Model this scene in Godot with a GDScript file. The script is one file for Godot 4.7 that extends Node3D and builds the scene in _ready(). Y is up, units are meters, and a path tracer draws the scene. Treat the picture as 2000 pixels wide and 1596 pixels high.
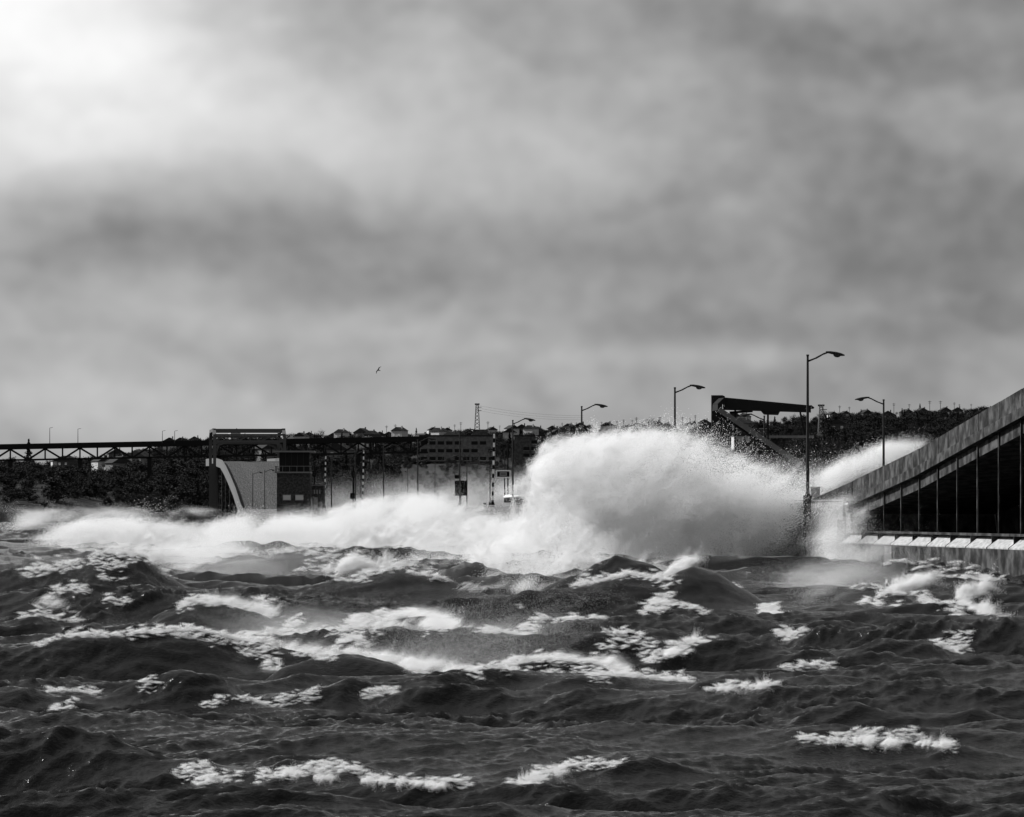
extends Node3D
# Storm waves breaking over a floating bridge. Metres, y up, mean water level at y = 0.

const F := 6900.0        # focal length in pixels of the 2000-pixel-wide photograph
const EYE := 3.0         # camera height over the mean water level
const HOR := 1002.0      # image row of the horizon
const LEAN := 0.12986    # sideways run of the bridge per metre of depth
var M := {}
var rng := RandomNumberGenerator.new()
var taken := {}
const ORD := ["first", "second", "third", "fourth", "fifth", "sixth", "seventh", "eighth", "ninth", "tenth", "eleventh", "twelfth", "thirteenth", "fourteenth", "fifteenth", "sixteenth", "seventeenth", "eighteenth", "nineteenth", "twentieth", "twenty-first", "twenty-second", "twenty-third", "twenty-fourth", "twenty-fifth", "twenty-sixth", "twenty-seventh", "twenty-eighth", "twenty-ninth", "thirtieth", "thirty-first", "thirty-second", "thirty-third", "thirty-fourth", "thirty-fifth", "thirty-sixth", "thirty-seventh", "thirty-eighth", "thirty-ninth", "fortieth", "forty-first", "forty-second", "forty-third", "forty-fourth", "forty-fifth", "forty-sixth", "forty-seventh", "forty-eighth", "forty-ninth", "fiftieth"]

func at(px: float, py: float, d: float) -> Vector3:   # where a sight line stands at depth d
	return Vector3((px - 1000.0) / F * d, EYE - (py - HOR) / F * d, -d)

func br(l: float, y: float, d: float) -> Vector3:     # bridge frame: l across the bridge, d along it
	return Vector3(l - LEAN * d, y, -d)

# ---------------------------------------------------------------- sky

var sky_noise := FastNoiseLite.new()
var sky_fine := FastNoiseLite.new()
const SUN_AZ := -68.0
const SUN_EL := 38.0
# soft cloud masses: azimuth and elevation in picture units, widths, strength
var sky_lumps := [
	[-80, -40, 520, 330, .60], [260, 150, 260, 120, .22], [500, 230, 260, 120, .18], [800, 280, 260, 100, .10], [80, 300, 360, 80, .2],
	[330, 455, 480, 62, -.045], [900, 480, 600, 75, -.03], [1600, 520, 600, 110, -.02], [1750, 130, 400, 120, -.03], [1000, 110, 260, 90, .03],
	[260, 580, 300, 60, .06], [560, 640, 260, 40, .10], [1380, 695, 330, 26, .10], [1650, 640, 420, 34, -.05],
	[300, 790, 620, 110, .13], [1000, 790, 700, 90, .05], [1250, 300, 300, 110, .06], [1900, 60, 520, 260, -.05],
]

func sky_value(az: float, el: float) -> float:
	var v := Vector3(sin(az) * cos(el), sin(el), -cos(az) * cos(el))
	var s := Vector3(sin(deg_to_rad(SUN_AZ)) * cos(deg_to_rad(SUN_EL)), sin(deg_to_rad(SUN_EL)), -cos(deg_to_rad(SUN_AZ)) * cos(deg_to_rad(SUN_EL)))
	var l := .335 + .2 * exp(-pow(v.angle_to(s) / .42, 2.0))
	var q := Vector3(v.x, v.y * 2.6, v.z)
	l += .085 * sky_noise.get_noise_3dv(q * 14.0) + .07 * sky_fine.get_noise_3dv(Vector3(v.x, v.y * 1.5 + v.x * .3, v.z) * 40.0)
	l += .05 * sky_fine.get_noise_3dv(Vector3(v.x, v.y * 1.3, v.z) * 160.0)
	var wp := Vector3(v.x + .02 * sky_noise.get_noise_3dv(v * 40.0), v.y * 2.2 + .03 * sky_noise.get_noise_3dv(v * 30.0 + Vector3(7, 3, 1)), v.z)
	l += .055 * (smoothstep(-.06, .16, sky_noise.get_noise_3dv(wp * 26.0)) - .5)      # torn cloud layers
	if absf(az) < .6 and el < .6:
		var px := 1000.0 + F * tan(az)
		var py := HOR - F * tan(el) / cos(az)
		for b in sky_lumps:
			var u: float = (px - b[0]) / b[2]
			var w: float = (py - b[1]) / b[3]
			var e := u * u + w * w
			if e < 9.0:
				l += b[4] * exp(-e)
	return clampf(l, .08, 1.15) * .62

func build_sky() -> Sky:
	sky_noise.seed = 5; sky_noise.frequency = .35; sky_noise.fractal_octaves = 4
	sky_fine.seed = 9; sky_fine.frequency = .5; sky_fine.fractal_octaves = 3
	var w := 4096
	var h := 2048
	var small := Image.create(512, 256, false, Image.FORMAT_RGBF)
	for j in 256:
		for i in 512:
			var c := sky_value(wrapf((i + .5) / 512.0 * TAU, -PI, PI), (.5 - (j + .5) / 256.0) * PI)
			small.set_pixel(i, j, Color(c, c, c))
	small.resize(w, h, Image.INTERPOLATE_CUBIC)
	for j in range(780, 1030):                 # the part of the sky near the view, finer
		for k in range(-200, 200):
			var c := sky_value((k + .5) / w * TAU, (.5 - (j + .5) / h) * PI)
			small.set_pixel(posmod(k, w), j, Color(c, c, c))
	var pm := PanoramaSkyMaterial.new()
	pm.panorama = ImageTexture.create_from_image(small)
	var sky := Sky.new()
	sky.sky_material = pm
	return sky

# ---------------------------------------------------------------- helpers

func numbered(called: String) -> String:
	taken[called] = taken.get(called, -1) + 1
	return called if taken[called] == 0 else "%s_%03d" % [called, taken[called]]

func tag(o: Node, label: String, category := "", group := "", kind := "") -> void:
	if label: o.set_meta("label", label)
	if category: o.set_meta("category", category)
	if group: o.set_meta("group", group)
	if kind: o.set_meta("kind", kind)

func thing(called: String, label: String, category: String, where := Vector3.ZERO, turn := 0.0, group := "") -> Node3D:
	var o := Node3D.new()
	o.name = numbered(called)
	add_child(o)
	o.position = where
	o.rotation.y = turn
	tag(o, label, category, group)
	return o

func copy(root: Node3D, called: String, where: Vector3, turn: float, label: String) -> Node3D:
	var r: Node3D = root.duplicate()
	r.name = numbered(called)
	add_child(r)
	r.position = where
	r.rotation.y = turn
	r.set_meta("label", label)
	return r

func mat(called: String, v: float, rough := .8, metal := 0.0) -> StandardMaterial3D:
	var m := StandardMaterial3D.new()
	m.resource_name = called
	m.albedo_color = Color(v, v, v).linear_to_srgb()
	m.roughness = rough
	m.metallic = metal
	m.metallic_specular = .16
	M[called] = m
	return m

func mottled(called: String, lo: float, hi: float, scale: float, rough := .85, freq := .02, stretch := Vector3.ONE, seed_ := 1) -> StandardMaterial3D:
	var m := mat(called, 1.0, rough)
	var n := FastNoiseLite.new()
	n.seed = seed_; n.frequency = freq; n.fractal_octaves = 5; n.fractal_gain = .6
	var t := NoiseTexture2D.new()
	t.width = 512; t.height = 512; t.seamless = true; t.noise = n
	var g := Gradient.new()
	g.set_color(0, Color(lo, lo, lo).linear_to_srgb())
	g.set_color(1, Color(hi, hi, hi).linear_to_srgb())
	g.set_offset(0, .25); g.set_offset(1, .75)
	t.color_ramp = g
	m.albedo_texture = t
	m.uv1_triplanar = true
	m.uv1_world_triplanar = true
	m.uv1_scale = stretch * scale
	return m

func inst(called: String, mesh: Mesh, m: Material, parent: Node, t := Transform3D.IDENTITY) -> MeshInstance3D:
	var o := MeshInstance3D.new()
	o.name = called
	o.mesh = mesh
	o.material_override = m
	parent.add_child(o, true)
	o.transform = t
	return o

func box(called: String, parent: Node, c: Vector3, size: Vector3, m: Material, rot := Vector3.ZERO) -> MeshInstance3D:
	var b := BoxMesh.new()
	b.size = size
	return inst(called, b, m, parent, Transform3D(Basis.from_euler(rot), c))

func bar_basis(dir: Vector3) -> Basis:            # y along dir
	var y := dir.normalized()
	var x := y.cross(Vector3.FORWARD if absf(y.z) < .9 else Vector3.UP).normalized()
	return Basis(x, y, x.cross(y))

func bar(called: String, parent: Node, a: Vector3, b: Vector3, w: float, m: Material, w2 := -1.0) -> MeshInstance3D:
	var s := BoxMesh.new()
	s.size = Vector3(w, a.distance_to(b), w if w2 < 0.0 else w2)
	return inst(called, s, m, parent, Transform3D(bar_basis(b - a), (a + b) * .5))

func rod(called: String, parent: Node, a: Vector3, b: Vector3, r0: float, r1: float, m: Material, seg := 10) -> MeshInstance3D:
	var s := CylinderMesh.new()
	s.bottom_radius = r0; s.top_radius = r1; s.height = a.distance_to(b); s.radial_segments = seg; s.rings = 1
	return inst(called, s, m, parent, Transform3D(bar_basis(b - a), (a + b) * .5))

func quad(st: SurfaceTool, a: Vector3, b: Vector3, c: Vector3, d: Vector3) -> void:
	for p in [a, b, c, a, c, d]: st.add_vertex(p)

# a solid of eight corners: a..d one end face, e..h the other
func solid8(p: Array) -> ArrayMesh:
	var st := SurfaceTool.new()
	st.begin(Mesh.PRIMITIVE_TRIANGLES)
	st.set_smooth_group(-1)
	quad(st, p[0], p[1], p[2], p[3]); quad(st, p[7], p[6], p[5], p[4])
	for k in 4:
		var n := (k + 1) % 4
		quad(st, p[k], p[k + 4], p[n + 4], p[n])
	st.generate_normals()
	return st.commit()

# a straight piece of the bridge between depths d0 and d1 (cross-section l0..l1, heights at both ends)
func seg(called: String, parent: Node, l0: float, l1: float, d0: float, d1: float, lo0: float, hi0: float, lo1: float, hi1: float, m: Material) -> MeshInstance3D:
	return inst(called, solid8([br(l0, lo0, d0), br(l1, lo0, d0), br(l1, hi0, d0), br(l0, hi0, d0), br(l0, lo1, d1), br(l1, lo1, d1), br(l1, hi1, d1), br(l0, hi1, d1)]), m, parent)

func lathe(profile: Array, seg_n := 12, squash := Vector3.ONE) -> ArrayMesh:   # profile of [radius, y]
	var st := SurfaceTool.new()
	st.begin(Mesh.PRIMITIVE_TRIANGLES)
	for k in profile.size() - 1:
		for s in seg_n:
			var a := TAU * s / seg_n
			var b := TAU * (s + 1) / seg_n
			var p: Array = profile[k]
			var q: Array = profile[k + 1]
			quad(st, Vector3(cos(a) * p[0], p[1], sin(a) * p[0]) * squash, Vector3(cos(b) * p[0], p[1], sin(b) * p[0]) * squash, Vector3(cos(b) * q[0], q[1], sin(b) * q[0]) * squash, Vector3(cos(a) * q[0], q[1], sin(a) * q[0]) * squash)
	st.generate_normals()
	return st.commit()

# ---------------------------------------------------------------- water

const COLS := 640
const ROWS := 1400
const Z_NEAR := 27.0
const Z_MID := 135.0
const MID := 1050          # rows up to Z_MID, then wider ones
const Z_FAR := 1050.0
const FAN := .195
var grid: PackedVector3Array
var n_foam := FastNoiseLite.new()
var n_lump := FastNoiseLite.new()
var n_warp := FastNoiseLite.new()
var n_chop := FastNoiseLite.new()
var n_fine := FastNoiseLite.new()
var n_gust := FastNoiseLite.new()
var waves := []           # [kx, kz, amplitude, phase, sharpness]
var crests := []          # {z, front, back, pts: PackedVector2Array of (px, height)}

func crest(z: float, front: float, back: float, pts: Array, slant := 0.0, fade := 70.0, dip := .22) -> void:
	var a := PackedVector2Array()
	for p in pts: a.append(Vector2(p[0], EYE - (p[1] - HOR) * (z + slant * (p[0] - pts[0][0])) / F))
	crests.append({"z": z, "front": front, "back": back, "pts": a, "slant": slant, "fade": (1.2 + .012 * z) * F / z, "dip": dip})

func crest_height(c: Dictionary, px: float) -> float:
	var p: PackedVector2Array = c.pts
	if px <= p[0].x: return p[0].y
	for k in p.size() - 1:
		if px <= p[k + 1].x:
			var t := (px - p[k].x) / (p[k + 1].x - p[k].x)
			t = t * t * (3.0 - 2.0 * t) * .5 + t * .5
			return lerpf(p[k].y, p[k + 1].y, t)
	return p[p.size() - 1].y

func smax(a: float, b: float, k: float) -> float:
	var u := maxf(k - absf(a - b), 0.0) / k
	return maxf(a, b) + u * u * k * .25

func row_z(j: int) -> float:
	return Z_NEAR * pow(Z_MID / Z_NEAR, j / float(MID)) if j <= MID else Z_MID * pow(Z_FAR / Z_MID, (j - MID) / float(ROWS - 1 - MID))

func z_row(z: float) -> int:
	var j := log(z / Z_NEAR) / log(Z_MID / Z_NEAR) * MID if z <= Z_MID else MID + log(z / Z_MID) / log(Z_FAR / Z_MID) * (ROWS - 1 - MID)
	return clampi(int(j), 0, ROWS - 1)

func sea(x: float, z: float) -> float:
	var wx := n_warp.get_noise_2d(x, z)
	var wz := n_warp.get_noise_2d(x + 311.0, z - 97.0)
	var g := n_gust.get_noise_2d(x, z)
	var h := 0.0
	for w in waves:
		var p: float = (x + 2.2 * wx) * w[0] + (z + 2.2 * wz) * w[1] + w[3]
		var s := sin(p)
		h += w[2] * (1.0 - 2.0 * pow(absf(s), w[4])) if w[4] < 5.0 else w[2] * s
	h *= .9 + .75 * g
	var u := x * .92 + z * .38
	var v := z * .92 - x * .38
	var mid := n_chop.get_noise_2d(u * .42, v)
	var fine := n_fine.get_noise_2d(u * .5 + wz, v + wx)
	var chop := (.13 * mid + .085 * fine * (1.0 + .5 * mid) * (.8 + 1.1 * n_gust.get_noise_2d(x * 3.0 + 50.0, z * 2.0))) * (1.0 + .5 * g)
	if z < 120.0: chop += .02 * n_fine.get_noise_2d(u * 1.9 - wx * 2.0 + 77.0, v * 3.3) * (1.0 - z / 120.0 * .5)
	h += chop
	# the tall waves that stand out in the picture
	var px := 1000.0 + x / z * F
	var top := -9.0
	var most := 0.0
	var dip := 0.0
	for c in crests:
		var p: PackedVector2Array = c.pts
		var zc: float = c.z + c.slant * (px - p[0].x) + (1.1 * wx + .35 * mid) * minf(1.0, c.front * .4)
		var dz := z - zc
		if dz < -c.front * 2.4 or dz > c.back * 2.0: continue
		var lo: float = p[0].x - c.fade
		var hi: float = p[p.size() - 1].x + c.fade
		if px < lo or px > hi: continue
		var side := smoothstep(lo, p[0].x + c.fade * .3, px) * (1.0 - smoothstep(p[p.size() - 1].x - c.fade * .3, hi, px))
		var r: float = absf(dz) / (c.front if dz < 0.0 else c.back)
		var k: float = exp(-1.7 * pow(r, 1.6 if dz < 0.0 else 1.25)) * side
		k *= 1.0 - smoothstep(1.3, 1.7 if dz < 0.0 else 2.0, r)
		top = smax(top, lerpf(-.75, crest_height(c, px), k), .12)
		most = maxf(most, k)
		var tr: float = (dz + c.front * 1.25) / (c.front * .6)
		dip = maxf(dip, c.dip * exp(-tr * tr) * side)
	return smax(h * (1.0 - .72 * most) - dip, top + chop * .85, .2)

func build_water() -> void:
	rng.seed = 77
	n_warp.seed = 3; n_warp.frequency = .045; n_warp.fractal_octaves = 2
	n_chop.seed = 8; n_chop.frequency = .36; n_chop.fractal_octaves = 2; n_chop.fractal_type = FastNoiseLite.FRACTAL_RIDGED; n_chop.fractal_gain = .55
	n_fine.seed = 14; n_fine.frequency = 1.15; n_fine.fractal_octaves = 3; n_fine.fractal_type = FastNoiseLite.FRACTAL_RIDGED; n_fine.fractal_gain = .5
	n_gust.seed = 12; n_gust.frequency = .03; n_gust.fractal_octaves = 2
	for w in [[15.0, .20, 6], [11.0, .18, 1.4], [8.0, .17, 1.4], [6.1, .15, 1.3], [4.4, .115, 1.3], [3.1, .075, 1.35]]:
		var dir := deg_to_rad(rng.randf_range(-34.0, 40.0) + 8.0)
		var k: float = TAU / w[0] * (.5 if w[2] < 5.0 else 1.0)
		waves.append([sin(dir) * k, cos(dir) * k, w[1], rng.randf() * TAU, float(w[2])])
	# crest lines (picture columns and rows) of the waves that stand out
	crest(116, 4.2, 9.0, [[960, 1178], [1010, 1166], [1080, 1152], [1150, 1142], [1230, 1126], [1290, 1132], [1350, 1110], [1395, 1120], [1450, 1150], [1500, 1180], [1560, 1202]], 0.0, 60, .3)
	crest(128, 4.0, 9.0, [[1060, 1146], [1120, 1128], [1170, 1104], [1205, 1088], [1250, 1098], [1310, 1112]])
	crest(66, 2.6, 4.6, [[-160, 1292], [20, 1274], [70, 1262], [120, 1248], [250, 1240], [380, 1246], [500, 1270], [640, 1288], [760, 1296], [850, 1308], [940, 1322]], 0.0, 60, .3)
	crest(63, 2.1, 3.4, [[500, 1330], [560, 1308], [620, 1296], [690, 1288], [760, 1296], [840, 1320]], 0.0, 60, .26)
	crest(62.0, 1.9, 3.6, [[950, 1316], [1000, 1296], [1060, 1292], [1150, 1300], [1200, 1318], [1250, 1324], [1340, 1332]], 0.0, 60, .26)
	crest(128, 4.4, 9.0, [[-40, 1120], [60, 1112], [150, 1104], [190, 1084], [270, 1088], [330, 1130], [380, 1154], [440, 1166]])
	crest(172, 6.0, 10.0, [[360, 1116], [470, 1096], [560, 1086], [620, 1084], [680, 1100]])
	crest(96, 3.0, 6.0, [[270, 1228], [330, 1200], [380, 1180], [440, 1184], [490, 1196], [560, 1220]])
	crest(125, 4.2, 7.0, [[600, 1142], [700, 1128], [775, 1112], [830, 1122], [920, 1140]])
	crest(102, 3.2, 7.0, [[640, 1234], [740, 1208], [800, 1200], [870, 1226], [920, 1236]])
	crest(114, 4.0, 7.0, [[1630, 1196], [1690, 1178], [1735, 1162], [1790, 1168], [1860, 1190], [1920, 1200]])
	crest(106, 3.0, 5.0, [[1500, 1216], [1580, 1200], [1650, 1214]])
	crest(44.0, 1.6, 3.0, [[1420, 1490], [1490, 1470], [1560, 1448], [1650, 1448], [1760, 1448], [1850, 1462], [1960, 1482]], 0.0, 60, .12)
	crest(58, 1.8, 3.2, [[1300, 1372], [1400, 1342], [1460, 1336], [1520, 1340], [1600, 1362]], 0.0, 60, .14)
	crest(39.0, 1.5, 2.6, [[420, 1544], [500, 1530], [560, 1516], [690, 1506], [790, 1526], [910, 1546]], 0.0, 60, .1)
	crest(39.6, 1.5, 2.6, [[940, 1550], [1040, 1524], [1115, 1506], [1220, 1494], [1340, 1500]], 0.0, 60, .1)
	crest(57, 1.6, 2.6, [[190, 1366], [300, 1336], [360, 1320], [410, 1334], [500, 1362]], 0.0, 50, .14)
	crest(90, 3.0, 5.0, [[0, 1222], [75, 1202], [130, 1216], [200, 1236]])
	crest(86, 2.6, 5.0, [[510, 1240], [580, 1222], [640, 1240], [710, 1256]])
	crest(47, 1.5, 2.6, [[230, 1462], [350, 1446], [440, 1452], [560, 1468]], 0.0, 50, .1)
	crest(150, 5.0, 8.0, [[860, 1112], [930, 1102], [990, 1120]])
	crest(74, 2.2, 4.0, [[1600, 1270], [1740, 1254], [1860, 1268]], 0.0, 60, .18)
	crest(84, 2.4, 4.5, [[1120, 1252], [1240, 1238], [1340, 1246], [1440, 1256]], 0.0, 60, .15)
	crest(52, 1.5, 2.6, [[1560, 1400], [1680, 1384], [1820, 1392], [1960, 1384]], 0.0, 60, .1)
	var cols := COLS
	var rows := ROWS
	var pos := PackedVector3Array()
	pos.resize(cols * rows)
	for j in rows:
		var z := row_z(j)
		for i in cols:
			var x := (i / float(cols - 1) - .5) * 2.0 * FAN * z
			pos[j * cols + i] = Vector3(x, sea(x, z), -z)
	var nor := PackedVector3Array()
	nor.resize(cols * rows)
	for j in rows:
		var ja := maxi(j - 1, 0) * cols
		var jb := mini(j + 1, rows - 1) * cols
		for i in cols:
			var e := pos[j * cols + mini(i + 1, cols - 1)] - pos[j * cols + maxi(i - 1, 0)]
			var f := pos[jb + i] - pos[ja + i]
			nor[j * cols + i] = e.cross(f).normalized()
			if nor[j * cols + i].y < 0.0: nor[j * cols + i] = -nor[j * cols + i]
	var idx := PackedInt32Array()
	idx.resize((cols - 1) * (rows - 1) * 6)
	var k := 0
	for j in rows - 1:
		for i in cols - 1:
			var a := j * cols + i
			idx[k] = a; idx[k + 1] = a + cols; idx[k + 2] = a + 1
			idx[k + 3] = a + 1; idx[k + 4] = a + cols; idx[k + 5] = a + cols + 1
			k += 6
	grid = pos
	var arr := []
	arr.resize(Mesh.ARRAY_MAX)
	arr[Mesh.ARRAY_VERTEX] = pos
	arr[Mesh.ARRAY_NORMAL] = nor
	arr[Mesh.ARRAY_INDEX] = idx
	var am := ArrayMesh.new()
	am.add_surface_from_arrays(Mesh.PRIMITIVE_TRIANGLES, arr)
	var o := inst("lake_water", am, M.water, self)
	tag(o, "dark choppy storm waves of the lake filling the foreground", "water", "", "structure")
	var far := PlaneMesh.new()
	far.size = Vector2(14000, 9000)
	var p := inst("lake_far_water", far, M.water, self, Transform3D(Basis.IDENTITY, Vector3(0, -2.6, -4000)))
	tag(p, "flat dark water sheet reaching to the horizon", "water", "", "structure")

# ---------------------------------------------------------------- spray and foam (droplets)

var n_mist := FastNoiseLite.new()
var drops: ArrayMesh
var mist: ArrayMesh
var spatter: ArrayMesh
var froth: ArrayMesh

func droplets(n: int, r: float, seed_: int, flat := 1.0, shell := 0.0) -> ArrayMesh:
	rng.seed = seed_
	var v := PackedVector3Array()
	var nn := PackedVector3Array()
	var ids := PackedInt32Array()
	var corners := [Vector3(1, 1, 1).normalized(), Vector3(-1, -1, 1).normalized(), Vector3(-1, 1, -1).normalized(), Vector3(1, -1, -1).normalized()]
	for k in n:
		var c := Vector3(rng.randfn(), rng.randfn() * flat, rng.randfn()) * .33
		if c.length() > 1.05: c = c.normalized() * 1.05
		var b := Basis.from_euler(Vector3(rng.randf(), rng.randf(), rng.randf()) * TAU)
		var s := r * rng.randf_range(.55, 1.5)
		var first := v.size()
		for q in corners:
			v.append(c + b * q * s)
			nn.append(b * q)
		for t in [0, 1, 2, 0, 3, 1, 0, 2, 3, 1, 3, 2]: ids.append(first + t)
	var arr := []
	arr.resize(Mesh.ARRAY_MAX)
	arr[Mesh.ARRAY_VERTEX] = v
	arr[Mesh.ARRAY_NORMAL] = nn
	arr[Mesh.ARRAY_INDEX] = ids
	var am := ArrayMesh.new()
	am.add_surface_from_arrays(Mesh.PRIMITIVE_TRIANGLES, arr)
	return am

func scatter(called: String, label: String, category: String, mesh: Mesh, where: Array, m: Material) -> void:
	var mm := MultiMesh.new()
	mm.transform_format = MultiMesh.TRANSFORM_3D
	mm.mesh = mesh
	mm.instance_count = where.size()
	for k in where.size(): mm.set_instance_transform(k, where[k])
	var o := MultiMeshInstance3D.new()
	o.name = numbered(called)
	o.multimesh = mm
	o.material_override = m
	add_child(o)
	tag(o, label, category, "", "stuff")

# clouds of droplets: [px, py, spread x, spread y, tilt in degrees, count, clump size in m, depth, depth spread]
func cloud(list: Array, stretch := 1.5, lean := 20.0) -> Array:
	var out := []
	for b in list:
		var ca := cos(deg_to_rad(b[4]))
		var sa := sin(deg_to_rad(b[4]))
		for k in b[5]:
			var u: float = rng.randfn() * b[2]
			var w: float = rng.randfn() * b[3]
			if absf(u) > 2.2 * b[2] or absf(w) > 2.2 * b[3]: continue
			var p := at(b[0] + u * ca + w * sa, b[1] - u * sa + w * ca, b[7] + rng.randf_range(-1, 1) * b[8])
			var s: float = b[6] * rng.randf_range(.5, 1.5)
			var t := Basis.from_euler(Vector3(0, 0, deg_to_rad(lean + rng.randf_range(-25, 25)))).scaled_local(Vector3(s * stretch, s * .8, s * stretch)) * Basis.from_euler(Vector3(rng.randi_range(0, 1) * PI, rng.randi_range(0, 1) * PI, 0))
			out.append(Transform3D(t, p))
	return out

# a bank of droplets filling an outline (picture points) at a depth; smaller clumps towards its edge
func bank(poly: Array, n: int, size: float, z: float, dz: float, edge := 26.0, wisp := .5, lean := 24.0, stretch := 1.5, thin := Vector4(0, 0, 0, 0)) -> Array:
	var out := []
	var pts := PackedVector2Array()
	var lo := Vector2(1e6, 1e6)
	var hi := -lo
	for p in poly:
		pts.append(Vector2(p[0], p[1])); lo = lo.min(pts[-1]); hi = hi.max(pts[-1])
	var guard := 0
	while out.size() < n and guard < n * 40:
		guard += 1
		var q := Vector2(rng.randf_range(lo.x, hi.x), rng.randf_range(lo.y, hi.y))
		if not Geometry2D.is_point_in_polygon(q, pts): continue
		if n_mist.get_noise_2d(q.x + q.y * .4, q.y * 1.6) < (rng.randf() * 2.0 - 1.0) * .6 - (1.0 - wisp): continue
		if thin.w > 0.0 and rng.randf() < thin.w * smoothstep(thin.x, thin.y, q.x): continue
		var e := 1e6
		for k in pts.size():
			var c := Geometry2D.get_closest_point_to_segment(q, pts[k], pts[(k + 1) % pts.size()])
			e = minf(e, c.distance_to(q))
		var s := size * lerpf(.3, 1.0, clampf(e / edge, 0.0, 1.0)) * rng.randf_range(.6, 1.3)
		if e < edge * .5 and rng.randf() < .25: s *= .5
		var b := Basis.from_euler(Vector3(0, 0, deg_to_rad(lean + rng.randf_range(-25, 25)))).scaled_local(Vector3(s * stretch, s * .75, s * stretch)) * Basis.from_euler(Vector3(rng.randi_range(0, 1) * PI, rng.randi_range(0, 1) * PI, 0))
		var zz := z + rng.randf_range(-dz, dz)
		if q.y > HOR + 20.0: zz = minf(zz, F * (EYE - .25) / (q.y - HOR))     # never under the water
		out.append(Transform3D(b, at(q.x, q.y, zz)))
	return out

# thrown fingers of water: they start on a line, fly along a bent path and break up
func jets(n: int, x0: float, x1: float, y0: float, y1: float, a0: float, a1: float, l0: float, l1: float, z: float, dz: float, size: float, wind := 60.0, fall := 50.0) -> Array:
	var out := []
	for k in n:
		var u := rng.randf()
		var j := minf(1.0, l1 / 110.0)                 # short ones scatter less
		var o := Vector2(lerpf(x0, x1, u) + rng.randfn() * 8.0 * j, lerpf(y0, y1, u) + rng.randfn() * 5.0 * j - 3.0 * (1.0 - j))
		var ang := deg_to_rad(rng.randf_range(a0, a1))
		var len := rng.randf_range(l0, l1)
		var zz := z + rng.randf_range(-dz, dz)
		var big := size * rng.randf_range(.5, 1.4)
		var prev := o
		var steps := 16
		for i in steps:
			var t := (i + rng.randf()) / steps
			var p := o + Vector2(cos(ang), -sin(ang)) * len * t + Vector2(wind, fall) * t * t
			p += Vector2(rng.randfn(), rng.randfn()) * (1.0 + 7.0 * t) * j
			if rng.randf() < t * .35: continue
			var dir := p - prev
			var lean := atan2(-dir.y, dir.x) if dir.length() > 2.0 else ang
			prev = p
			var s := big * (.45 + .8 * t) * rng.randf_range(.6, 1.2)
			var zc := zz
			if p.y > HOR + 20.0: zc = minf(zz, F * (EYE - .25) / (p.y - HOR))
			out.append(Transform3D(Basis.from_euler(Vector3(0, 0, lean)).scaled_local(Vector3(s * 2.2, s * .6, s)) * Basis.from_euler(Vector3(rng.randi_range(0, 1) * PI, 0, 0)), at(p.x, p.y, zc)))
	return out

# first point where a sight line meets the water
func meets(px: float, py: float, z0: float, z1: float) -> Vector3:
	var d := z0
	while d < z1:
		var p := at(px, py, d)
		if p.y <= sea(p.x, d): return p
		d += .02 + d * .0012
	return at(px, py, z1)

var foam_mask: PackedFloat32Array

# foam along a line of picture points; wide = half width across the line in m, tail = how far it trails back
func foam_line(wide: float, pts: Array, tail := 0.0, strength := 1.0) -> void:
	var w := []
	for p in pts: w.append(meets(p[0], p[1], 28.0, 320.0))
	for k in w.size() - 1:
		var a := Vector2(w[k].x, -w[k].z)
		var b := Vector2(w[k + 1].x, -w[k + 1].z)
		if absf(a.y - b.y) > 16.0: b.y = a.y + signf(b.y - a.y) * 16.0
		var reach := (wide + tail) * 2.2
		var j0 := z_row(maxf(minf(a.y, b.y) - reach, Z_NEAR))
		var j1 := mini(z_row(maxf(a.y, b.y) + reach) + 1, ROWS - 1)
		for j in range(j0, j1 + 1):
			var z := row_z(j)
			var i0 := maxi(int(((minf(a.x, b.x) - wide * 1.6) / (FAN * z) * .5 + .5) * (COLS - 1)), 0)
			var i1 := mini(int(((maxf(a.x, b.x) + wide * 1.6) / (FAN * z) * .5 + .5) * (COLS - 1)) + 1, COLS - 1)
			for i in range(i0, i1 + 1):
				var q := Vector2(grid[j * COLS + i].x, z)
				var t := clampf((q - a).dot(b - a) / maxf((b - a).length_squared(), .0001), 0.0, 1.0)
				var e := q - a.lerp(b, t)
				var r := absf(e.x) / wide if absf(e.x) > .001 else 0.0
				var v := absf(e.y) / (wide + (tail if e.y > 0.0 else 0.0))
				var m := (1.0 - .75 * sqrt(r * r + v * v)) * strength
				if m > foam_mask[j * COLS + i]: foam_mask[j * COLS + i] = m

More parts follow.
